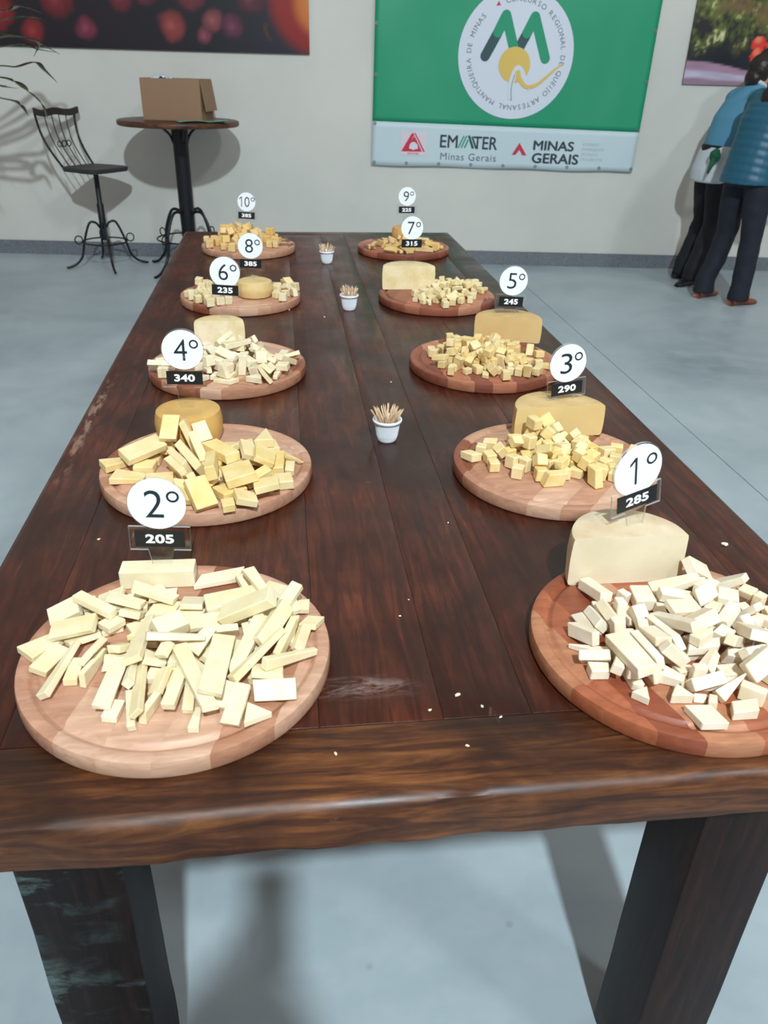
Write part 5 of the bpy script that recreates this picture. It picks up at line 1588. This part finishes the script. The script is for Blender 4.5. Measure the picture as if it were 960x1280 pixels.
bm = bmesh.new(); n = 14; rr = random.Random(4); G = [[bm.verts.new((-.09+.15*i/n, -.05+.10*j/n, .006*rr.random()+.04*abs(noise.noise(Vector((i*.35, j*.35, 2))))+.014*math.sin(i*.9)*math.sin(j*.8)+.028*(1-abs(i-n/2)/(n/2)))) for j in range(n+1)] for i in range(n+1)]
for i in range(n):
    for j in range(n): bm.faces.new((G[i][j], G[i+1][j], G[i+1][j+1], G[i][j+1]))
bm.normal_update(); bmesh.ops.solidify(bm, geom=list(bm.faces), thickness=.0015)
o = mesh('plastic_film', bm, M['film'], None, True); o.location = (-.80, 6.52, 1.0565+.235); tag(o, 'crumpled pale blue plastic film poking out of the cardboard box', 'plastic wrap')
M['gpaper'] = plain('green_grey_cover', srgb(96, 150, 128), .3)
bm = bmesh.new(); G = [[bm.verts.new((-.17+.34*i/10, -.09+.18*j/6, .004+.010*abs(math.sin(i*.5))*(1 if j < 3 else .3))) for j in range(7)] for i in range(11)]
for i in range(10):
    for j in range(6): bm.faces.new((G[i][j], G[i+1][j], G[i+1][j+1], G[i][j+1]))
bm.normal_update(); bmesh.ops.solidify(bm, geom=list(bm.faces), thickness=.003)
o = mesh('green_folder', bm, M['gpaper'], None, True); o.location = (-.535, 6.225, 1.0595); o.rotation_euler = (0, 0, R(16)); tag(o, 'thin green folder lying at the right edge of the bar table', 'folder')
st = thing('bar_stool', 'tall black iron stool with spindle back and dark seat beside the bar table', 'stool', (-1.375, 6.60, 0), (0, 0, R(-34)))
bm = bmesh.new()
ol = []
for i in range(40):
    a = 2*PI*i/40; c_, s_ = math.cos(a), math.sin(a); e_ = .38
    ol.append((.185*math.copysign(abs(c_)**e_, c_), (.185+.015*(c_ > 0))*math.copysign(abs(s_)**e_, s_)))
def dish(x, y): return -.012*math.exp(-((x/.10)**2+(y/.11)**2))
top = [[bm.verts.new((x*k/5, y*k/5, .725+dish(x*k/5, y*k/5)-(.006 if k == 5 else 0))) for x, y in ol] for k in (1, 2, 3, 4, 4.8, 5)]
ctr = bm.verts.new((0, 0, .713)); n = 40
for i in range(n):
    bm.faces.new((ctr, top[0][i], top[0][(i+1) % n]))
    for a, b in zip(top, top[1:]): bm.faces.new((a[i], b[i], b[(i+1) % n], a[(i+1) % n]))
lowr = [bm.verts.new((x*.97, y*.97, .694)) for x, y in ol]
for i in range(n): bm.faces.new((top[-1][i], lowr[i], lowr[(i+1) % n], top[-1][(i+1) % n]))
bm.faces.new(lowr[::-1]); o = mesh('seat', bm, M['seat'], st); autosmooth(o, 40)
bm = bmesh.new(); lathe(bm, [(0, .20), (.026, .20), (.026, .46), (.019, .47), (.019, .685), (.07, .688), (.07, .694), (0, .694)], 20); o = mesh('stem', bm, M['black_metal'], st); autosmooth(o, 40)
base(st, 4, R(34+20), .022, .30, .30, .009, .165, .19)
def backpt(y0, y1, t_):    # curved back post from seat (t=0) to the rail (t=1)
    return Vector((-.165-.16*t_-.05*math.sin(PI*t_)*.9, y0+(y1-y0)*t_, .72+.345*t_))
for y0, y1 in ((-.15, -.185), (.15, .185)):
    bm = bmesh.new(); tube(bm, [backpt(y0, y1, k/10) for k in range(11)], .0085, 8); mesh('back_post', bm, M['black_metal'], st, True)
for i in range(4):
    y0 = -.075+.05*i; bm = bmesh.new(); tube(bm, [backpt(y0*1.1, y0*1.35, k/10) for k in range(11)], .004, 6); mesh('spindle', bm, M['black_metal'], st, True)
bm = bmesh.new()
for yy in (-.045, 0, .045):
    c0 = backpt(yy, yy, .42); tube(bm, [(c0.x, c0.y+.02*math.cos(2*PI*k/16), c0.z+.02*math.sin(2*PI*k/16)) for k in range(17)], .004, 6, False)
mesh('scroll_ornament', bm, M['black_metal'], st, True)
bm = bmesh.new(); G = []
for i in range(25):
    u = -1+2*i/24; y = .205*u; zc = 1.075+.007*math.cos(u*PI*1.6)+.010*abs(u)**3; x = -.325-.0*u+.02*(abs(u)**2)
    hh = .024-.003*abs(u)
    G.append([bm.verts.new((x+dx, y, zc+dz)) for dx, dz in ((-.011, -hh), (.011, -hh), (.011, hh), (-.011, hh))])
for a, b in zip(G, G[1:]):
    for k in range(4): bm.faces.new((a[k], b[k], b[(k+1) % 4], a[(k+1) % 4]))
bm.faces.new(G[0][::-1]); bm.faces.new(G[-1]); o = mesh('top_rail', bm, plain('dark_wood_rail', srgb(48, 38, 36), .5), st); autosmooth(o, 40)
# ------------------------------------------------------------------ potted palm at the left edge
pl = thing('potted_palm', 'potted palm with long narrow drooping leaves at the left edge of the frame', 'plant', (-2.45, 5.95, 0))
t = NT('palm_leaf'); f = t.noise(t.coords(obj=False), 9, 3); t.base(t.ramp(f, [(.35, srgb(52, 62, 40)), (.65, srgb(104, 104, 78))])); t.rough(.28); M['palm'] = t.m
bm = bmesh.new(); lathe(bm, [(0, 0), (.14, 0), (.15, .01), (.19, .34), (.205, .35), (.205, .38), (.185, .38), (.18, .345), (0, .34)], 32); o = mesh('pot', bm, plain('dark_plastic_pot', srgb(44, 46, 48), .5), pl); autosmooth(o, 40)
bm = bmesh.new(); tube(bm, smooth_path([(0, 0, .34), (.02, .01, .7), (-.01, .02, 1.05), (.02, 0, 1.30)], 5), [.035]*10+[.028]*6, 10); mesh('trunk', bm, plain('palm_trunk', srgb(96, 84, 66), .8, 0, None, .3, 30), pl, True)
def leaf(pts, w_=.030, m=None):
    P = smooth_path(pts, 6); bm = bmesh.new(); G = []; n = len(P)
    for i, p in enumerate(P):
        d = (P[min(i+1, n-1)]-P[max(i-1, 0)]).normalized(); s = d.cross(Vector((0, 0, 1))).normalized(); up = s.cross(d)
        t_ = i/(n-1); ww = w_*min(1, t_*6+.25)*(1-t_**2.2)+.0008
        G.append([bm.verts.new(p+s*ww), bm.verts.new(p-up*ww*.25), bm.verts.new(p-s*ww), bm.verts.new(p-up*(ww*.25+.0012))])
    for a, b in zip(G, G[1:]):
        bm.faces.new((a[0], b[0], b[1], a[1])); bm.faces.new((a[1], b[1], b[2], a[2])); bm.faces.new((a[2], b[2], b[3], a[3])); bm.faces.new((a[3], b[3], b[0], a[0]))
    mesh('leaf', bm, M['palm'], pl, True)
def LP(px, py, dy=0.0): return (-1.683+px*.00477+2.45, .0+dy, 1.639-(py-20)*.00448)   # leaf points relative to the pot
ori = (.02, 0, 1.30)
for pts in ([(-70, 40), (-30, 22), (8, 12), (28, 8), (44, 11), (57, 16)], [(-70, 50), (-30, 34), (5, 24), (30, 20), (48, 21), (60, 25)], [(-70, 62), (-25, 46), (0, 42), (25, 45), (48, 53), (64, 64)],
            [(-60, 90), (-20, 80), (12, 80), (30, 74), (46, 84), (66, 99)], [(-60, 95), (-25, 92), (3, 98), (22, 109), (35, 126), (42, 145)], [(-60, 100), (-30, 104), (-5, 105), (14, 107)],
            [(-50, 110), (-20, 118), (0, 128), (14, 143)], [(-70, 46), (-20, 50), (20, 44), (46, 50), (40, 68)], [(-60, 80), (-20, 60), (18, 52), (44, 58), (62, 62)]):
    leaf([ori]+[LP(x, y, random.Random(x+y).uniform(-.12, .12)) for x, y in pts[1:]])
rl = random.Random(31)
for i in range(30):
    a = rl.uniform(0, 2*PI); e_ = rl.uniform(.1, .9); L_ = rl.uniform(.55, .85)
    if -.9 < a < .9 or a > 5.4: L_ *= .75; e_ = rl.uniform(-.4, .3) if rl.random() < .6 else e_
    rr_ = [0, .3*L_, .6*L_, .85*L_, L_]; zz = [0, .22*e_, .30*e_, .18*e_-.05, .02*e_-.16]
    tip = 1.0
    pts = [(ori[0]+r*math.cos(a)*tip, min(.95, ori[1]+r*math.sin(a)*(.6 if math.sin(a) > 0 else 1)), ori[2]+z) for r, z in zip(rr_, zz)]
    leaf(pts, .024)
# ------------------------------------------------------------------ people
def skin(name, verts, edges, mat, parent, sub=2, root=0, post=None):
    """verts: (x, y, z, rx, ry); grown with the Skin modifier and baked to a mesh"""
    me = bpy.data.meshes.new(name); me.from_pydata([v_[:3] for v_ in verts], edges, [])
    o = bpy.data.objects.new(name, me); COL.objects.link(o)
    m1 = o.modifiers.new('skin', 'SKIN'); m1.use_smooth_shade = True; m1.branch_smoothing = .6
    if not me.skin_vertices:
        try:
            bpy.context.view_layer.objects.active = o
        except Exception: pass
    sv = me.skin_vertices[0].data if me.skin_vertices else me.attributes.new('', 'FLOAT', 'POINT')
    for i, v_ in enumerate(verts): sv[i].radius = (v_[3], v_[4]); sv[i].use_root = (i == root)
    m2 = o.modifiers.new('sub', 'SUBSURF'); m2.levels = sub; m2.render_levels = sub
    bpy.context.view_layer.update(); dg = bpy.context.evaluated_depsgraph_get()
    nm = bpy.data.meshes.new_from_object(o.evaluated_get(dg)); bpy.data.objects.remove(o)
    nm.name = name
    if post:
        for q in nm.vertices: q.co = post(q.co)
    nm.materials.clear(); nm.materials.append(mat)
    for p in nm.polygons: p.use_smooth = True; p.material_index = 0
    return link(bpy.data.objects.new(name, nm), parent)
def chain(pts, start=0):
    return [(start+i, start+i+1) for i in range(len(pts)-1)]
M['skinm'] = plain('skin', srgb(196, 146, 120), .5)
M['hair'] = plain('dark_brown_hair', srgb(40, 28, 26), .45, 0, None, .4, 60)
M['navy'] = plain('dark_navy_trousers', srgb(20, 24, 38), .8)
M['blackt'] = plain('black_trousers', srgb(16, 18, 26), .8)
M['teal'] = plain('teal_puffer_fabric', srgb(24, 84, 108), .45)
M['lblue'] = plain('light_blue_knit', srgb(84, 142, 172), .8, 0, None, .08, 60)
M['greyw'] = plain('white_cloth', srgb(196, 202, 208), .8)
M['brownshoe'] = plain('brown_leather_shoe', srgb(124, 66, 44), .45)
M['blackshoe'] = plain('black_shoe', srgb(18, 18, 20), .4)
M['greencloth'] = plain('dark_green_cloth', srgb(18, 86, 56), .7)
def shoe(root, x, y, ang, mat):
    bm = bmesh.new(); c_, s_ = math.cos(ang), math.sin(ang)
    prof = [(-.075, .035, .055, .0), (-.06, .037, .085, 0), (-.02, .036, .085, 0), (.03, .040, .06, 0), (.08, .046, .045, 0), (.13, .042, .036, 0), (.165, .026, .026, 0), (.178, .010, .018, 0)]
    G = []
    for u, w_, h_, _ in prof:
        r_ = []
        for k in range(10):
            a = 2*PI*k/10; v_ = w_*math.cos(a); z_ = max(0, h_*.5+h_*.55*math.sin(a)); r_.append(bm.verts.new((x+c_*u-s_*v_, y+s_*u+c_*v_, z_)))
        G.append(r_)
    for a, b in zip(G, G[1:]):
        for k in range(10): bm.faces.new((a[k], b[k], b[(k+1) % 10], a[(k+1) % 10]))
    bm.faces.new(G[0][::-1]); bm.faces.new(G[-1]); mesh('shoe', bm, mat, root, True)
def person(label, loc, rot, P):
    """P: joints in a local frame, facing +X, metres"""
    root = thing('person', label, 'person', loc, (0, 0, rot), None)
    hip, chest, neck, head = [Vector(P[k]) for k in ('hip', 'chest', 'neck', 'head')]
    bs = P.get('scale', 1.0)
    V = [(*hip, .13, .10), (*(hip*.5+chest*.5), .115, .09), (*chest, .14, .095), (*(chest*.3+neck*.7), .10, .07), (*neck, .048, .048), (*(neck*.5+head*.5), .052, .055)]
    E_ = chain(V); V = [tuple(v_) for v_ in V]
    hd = (head-neck).normalized()
    n0 = len(V); V += [(*(head-hd*.045), .066, .074), (*(head+hd*.03), .080, .092), (*(head+hd*.095), .050, .062)]; E_ += [(5, n0), (n0, n0+1), (n0+1, n0+2)]
    for side in ('l', 'r'):
        k = [Vector(q) for q in P['leg_'+side]]   # hip joint, knee, ankle, toe
        n0 = len(V); V += [(*k[0], .075, .08), (*(k[0]*.5+k[1]*.5), .068, .070), (*k[1], .052, .055), (*(k[1]*.5+k[2]*.5), .048, .052), (*k[2], .034, .036), (*k[3], .034, .026)]
        E_ += [(0, n0)]+chain(V[n0:], n0)
        a = [Vector(q) for q in P['arm_'+side]]   # shoulder, elbow, wrist, palm end
        n0 = len(V); V += [(*a[0], .052, .052), (*(a[0]*.5+a[1]*.5), .042, .044), (*a[1], .036, .038), (*(a[1]*.5+a[2]*.5), .032, .034), (*a[2], .022, .026), (*(a[2]*.5+a[3]*.5), .018, .036), (*a[3], .014, .034)]
        E_ += [(3, n0)]+chain(V[n0:], n0)
        d = (a[3]-a[2]).normalized(); sd = d.cross(Vector((0, 0, 1)) if abs(d.z) < .9 else Vector((1, 0, 0))).normalized(); cu = d.cross(sd)*(1 if d.cross(sd).z < 0 else -1)
        for j, (off, L_) in enumerate(((-.028, .058), (-.010, .068), (.009, .064), (.026, .050))):
            b0 = a[3]+sd*off; n1 = len(V)
            V += [(*(b0+d*.004), .009, .009), (*(b0+d*L_*.5+cu*.006), .0085, .0085), (*(b0+d*L_*.95+cu*.022), .007, .007)]; E_ += [(n0+6, n1), (n1, n1+1), (n1+1, n1+2)]
        t0 = a[2]*.55+a[3]*.45-sd*.03; n1 = len(V); V += [(*t0, .011, .011), (*(t0+d*.030-sd*.018+cu*.01), .010, .010), (*(t0+d*.055-sd*.02+cu*.02), .008, .008)]; E_ += [(n0+5, n1), (n1, n1+1), (n1+1, n1+2)]
    skin('body', V, E_, M['skinm'], root, 1)
    # face: nose, lips, ears, eyes on the head
    fw = Vector(P.get('face', (1, 0, 0))).normalized(); sdv = hd.cross(fw).normalized()
    bm = bmesh.new(); hc = head+hd*.01
    tube(bm, [hc+fw*.088+hd*.02, hc+fw*.104-hd*.012, hc+fw*.094-hd*.022], [.007, .012, .008], 8)
    mesh('nose', bm, M['skinm'], root, True)
    for sg in (-1, 1):
        bm = bmesh.new(); tube(bm, [hc+sdv*sg*.079-hd*.02, hc+sdv*sg*.088, hc+sdv*sg*.084+hd*.025], [.008, .015, .010], 8, True, .5); mesh('ear', bm, M['skinm'], root, True)
        bm = bmesh.new(); bmesh.ops.create_icosphere(bm, subdivisions=2, radius=.011, matrix=Matrix.Translation(hc+fw*.081+sdv*sg*.031+hd*.018)); mesh('eye', bm, M['blackshoe'], root, True)
    bm = bmesh.new(); tube(bm, [hc+fw*.082-hd*.047-sdv*.024, hc+fw*.090-hd*.048, hc+fw*.082-hd*.047+sdv*.024], [.003, .007, .003], 8); mesh('mouth', bm, plain('lips', srgb(150, 76, 72), .5), root, True)
    return root, hip, chest, neck, head, hd, fw, sdv
def ell(bm, pts, n=20):
    """loft of horizontal-ish ellipses: (x, y, z, rx, ry)"""
    G = []
    for x, y, z, rx, ry in pts: G.append([bm.verts.new((x+rx*math.cos(2*PI*k/n), y+ry*math.sin(2*PI*k/n), z)) for k in range(n)])
    for a, b in zip(G, G[1:]):
        for k in range(n): bm.faces.new((a[k], a[(k+1) % n], b[(k+1) % n], b[k]))
    bm.faces.new(G[0][::-1]); bm.faces.new(G[-1])
def dense(pts, n=4):
    out = []
    for a, b in zip(pts, pts[1:]):
        for k in range(n): out.append(tuple(a[i]+(b[i]-a[i])*k/n for i in range(len(a))))
    return out+[pts[-1]]
def garment(name, bm, mat, parent, voxel=.012, post=None, smooth=6):
    """several overlapping lofts fused into one cloth surface"""
    bmesh.ops.recalc_face_normals(bm, faces=list(bm.faces))
    me = bpy.data.meshes.new(name); bm.to_mesh(me); bm.free(); o = bpy.data.objects.new(name, me); COL.objects.link(o)
    m = o.modifiers.new('r', 'REMESH'); m.mode = 'VOXEL'; m.voxel_size = voxel
    m = o.modifiers.new('s', 'SMOOTH'); m.iterations = smooth; m.factor = .5
    bpy.context.view_layer.update(); nm = bpy.data.meshes.new_from_object(o.evaluated_get(bpy.context.evaluated_depsgraph_get())); bpy.data.objects.remove(o); nm.name = name
    if post:
        for q in nm.vertices: q.co = post(q.co)
    nm.materials.clear(); nm.materials.append(mat)
    for p in nm.polygons: p.use_smooth = True; p.material_index = 0
    return link(bpy.data.objects.new(name, nm), parent)
def sleeve(bm, arm, sg, r):
    a = [Vector(q) for q in arm]; P_ = smooth_path([a[0]-Vector((.0, sg*.05, -.01)), a[0], a[1], a[1]*.12+a[2]*.88], 5)
    n_ = len(P_); tube(bm, P_, [r*(1.12-.50*i/(n_-1)) for i in range(n_)], 14)
def trousers(root, P, mat, flare=.085):
    hip = Vector(P['hip']); bm = bmesh.new()
    ell(bm, dense([(hip.x, hip.y, hip.z+.13, .125, .155), (hip.x-.01, hip.y, hip.z+.02, .135, .175), (hip.x-.01, hip.y, hip.z-.08, .12, .165)]))
    for side in ('l', 'r'):
        k = [Vector(q) for q in P['leg_'+side]]; low = k[2]+Vector((-.01, 0, -.055))
        pts = [(*(k[0]+Vector((0, 0, .02))), .098, .095), (*(k[0]*.5+k[1]*.5), .088, .085), (*k[1], .072, .072), (*(k[1]*.45+k[2]*.55), .070, .070), (*(low+Vector((0, 0, .10))), flare*.92, flare*.88), (*low, flare, flare*.95)]
        ell(bm, dense(pts))
    garment('trousers', bm, mat, root, .013, lambda c_: Vector((c_.x+.006*noise.noise(c_*14), c_.y+.006*noise.noise(c_*14+Vector((9, 0, 0))), max(c_.z, .014))))
def hair_cap(root, pts, mat):
    bm = bmesh.new()
    for c_, r, sc_ in pts:
        bmesh.ops.create_icosphere(bm, subdivisions=3, radius=r, matrix=Matrix.Translation(c_) @ Matrix.Diagonal((*sc_, 1)))
    garment('hair', bm, mat, root, .008, lambda c_: c_+Vector((noise.noise(c_*60), noise.noise(c_*60+Vector((5, 0, 0))), 0))*.004, 3)
# ---- woman in the teal puffer jacket, back to us, leaning to the right
PA = dict(hip=(0, 0, .86), chest=(.05, 0, 1.14), neck=(.16, .0, 1.34), head=(.24, .0, 1.45), face=(1, 0, -.35),
          leg_l=[(0, .085, .84), (.05, .12, .46), (-.02, .15, .09), (.09, .16, .03)], leg_r=[(0, -.085, .84), (.02, -.11, .46), (.03, -.12, .09), (.15, -.12, .03)],
          arm_l=[(.12, .17, 1.27), (.17, .22, 1.02), (.38, .16, 1.02), (.46, .14, 1.02)], arm_r=[(.10, -.17, 1.27), (.12, -.23, 1.01), (.34, -.20, 1.00), (.42, -.18, 1.00)])
root, hip, chest, neck, head, hd, fw, sdv = person('person in a teal quilted jacket, navy trousers and brown shoes, leaning right', (3.135, 5.42, 0), R(22), PA)
trousers(root, PA, M['navy'], .078)
def quilt(c_):
    g = (c_.z+.25*c_.x) % .052/.052; k = .0055*math.sin(PI*g)**.6-.003
    d = Vector((c_.x-.06, c_.y, 0)); 
    return c_+d.normalized()*k if d.length > .03 else c_
bm = bmesh.new(); ell(bm, dense([(-.03, 0, .80, .150, .185), (-.01, 0, .92, .145, .175), (.02, 0, 1.06, .145, .17), (.06, 0, 1.19, .15, .185), (.10, 0, 1.28, .135, .185), (.13, 0, 1.345, .10, .13), (.155, 0, 1.39, .065, .07)]))
sleeve(bm, PA['arm_l'], 1, .075); sleeve(bm, PA['arm_r'], -1, .075)
garment('puffer_jacket', bm, M['teal'], root, .011, quilt, 5)
hb = head+hd*.03-fw*.018
hair_cap(root, [(hb+hd*.02, .108, (1, .95, 1.0)), (hb-fw*.05-hd*.06, .085, (.9, 1, 1.1)), (hb-fw*.09-hd*.16, .065, (.8, 1, 1.5)), (hb-fw*.10-hd*.25, .045, (.7, 1, 1.6))], M['hair'])
shoe(root, -.02, .15, R(8), M['brownshoe']); shoe(root, .03, -.12, R(-4), M['brownshoe'])
# ---- person in the light blue top further back
PB = dict(hip=(.02, 0, .86), chest=(.06, 0, 1.13), neck=(.20, 0, 1.34), head=(.27, 0, 1.465), face=(1, 0, -.5),
          leg_l=[(0, .085, .84), (.06, .10, .46), (-.02, .11, .09), (.09, .11, .03)], leg_r=[(0, -.085, .84), (.02, -.10, .46), (-.06, -.10, .09), (.06, -.10, .03)],
          arm_l=[(.15, .16, 1.27), (.20, .20, 1.02), (.40, .14, 1.02), (.48, .12, 1.02)], arm_r=[(.13, -.16, 1.27), (.06, -.20, 1.03), (.02, -.17, .84), (.03, -.16, .76)])
root, hip, chest, neck, head, hd, fw, sdv = person('person in a light blue top and black trousers, standing nearest the wall', (3.20, 6.04, 0), R(6), PB)
trousers(root, PB, M['blackt'], .072)
bm = bmesh.new(); ell(bm, dense([(.0, 0, .735, .150, .180), (.0, 0, .82, .152, .185), (.02, 0, .94, .140, .175), (.03, 0, .99, .125, .16)])); garment('white_shirt_tail', bm, M['greyw'], root, .012)
bm = bmesh.new(); ell(bm, dense([(.02, 0, .90, .125, .16), (.04, 0, 1.04, .125, .155), (.08, 0, 1.17, .135, .165), (.13, 0, 1.27, .12, .165), (.17, 0, 1.34, .085, .115), (.20, 0, 1.385, .06, .065)]))
sleeve(bm, PB['arm_l'], 1, .066); sleeve(bm, PB['arm_r'], -1, .066); garment('light_blue_top', bm, M['lblue'], root, .011)
bm = bmesh.new(); P_ = [Vector((.20+.062*math.cos(2*PI*k/20), .058*math.sin(2*PI*k/20), 1.385-.03*math.cos(2*PI*k/20))) for k in range(21)]; tube(bm, P_, .016, 8, False); mesh('white_collar', bm, M['greyw'], root, True)
hb = head+hd*.03-fw*.018
hair_cap(root, [(hb+hd*.02, .106, (1, .95, 1.0)), (hb-fw*.05-hd*.05, .088, (.9, 1, 1.1)), (hb-fw*.055-hd*.12, .062, (.9, 1.1, 1.1))], M['hair'])
shoe(root, -.02, .11, R(6), M['blackshoe']); shoe(root, -.06, -.10, R(-160), M['blackshoe'])
# green glove / cloth at the hip
bm = bmesh.new(); bmesh.ops.create_icosphere(bm, subdivisions=3, radius=.045)
for q in bm.verts: q.co = Vector((q.co.x*.9, q.co.y*.7, q.co.z))*(1+.25*noise.noise(q.co*30)); q.co += Vector((-.12, -.16, .93))
n0 = len(bm.verts); tube(bm, [(-.13, -.165, .92), (-.15, -.175, .86), (-.165, -.175, .81)], [.022, .016, .008], 8)
mesh('green_cloth', bm, M['greencloth'], root, True)

# ---- the photographer: stands behind the camera, seen in the picture only by the shadow on the floor
PP = dict(hip=(0, 0, .90), chest=(.02, 0, 1.20), neck=(.04, 0, 1.42), head=(.075, 0, 1.54), face=(1, 0, -.4),
          leg_l=[(0, .09, .88), (.03, .11, .48), (-.02, .12, .09), (.09, .13, .03)], leg_r=[(0, -.09, .88), (.03, -.11, .48), (-.02, -.12, .09), (.09, -.13, .03)],
          arm_l=[(.03, .17, 1.37), (.06, .22, 1.10), (.05, .20, .85), (.06, .195, .77)], arm_r=[(.03, -.17, 1.37), (.20, -.10, 1.16), (.375, .005, 1.24), (.415, .0, 1.275)])
root, hip, chest, neck, head, hd, fw, sdv = person('person behind the camera with raised phone, seen only as a floor shadow', (-.03, -.475, 0), R(90), PP)
trousers(root, PP, M['navy'], .075)
bm = bmesh.new(); ell(bm, dense([(0, 0, .86, .13, .16), (.01, 0, 1.02, .125, .155), (.02, 0, 1.20, .13, .17), (.03, 0, 1.34, .11, .16), (.04, 0, 1.42, .07, .08)]))
sleeve(bm, PP['arm_l'], 1, .066); sleeve(bm, PP['arm_r'], -1, .066); garment('jumper', bm, M['lblue'], root, .013)
hb = head+hd*.03-fw*.018
hair_cap(root, [(hb+hd*.02, .106, (1, .95, 1.0)), (hb-fw*.05-hd*.05, .088, (.9, 1, 1.1))], M['hair'])
shoe(root, -.02, .12, R(6), M['blackshoe']); shoe(root, -.02, -.12, R(-6), M['blackshoe'])
bm = bmesh.new(); box(bm, (-.037, -.142, .010), (.037, .016, .018)); bevel(bm, .003, 2)
o = mesh('phone', bm, M['blackshoe']); o.matrix_world = cam.matrix_world.copy()
tag(o, 'black phone held up behind the camera position', 'phone')
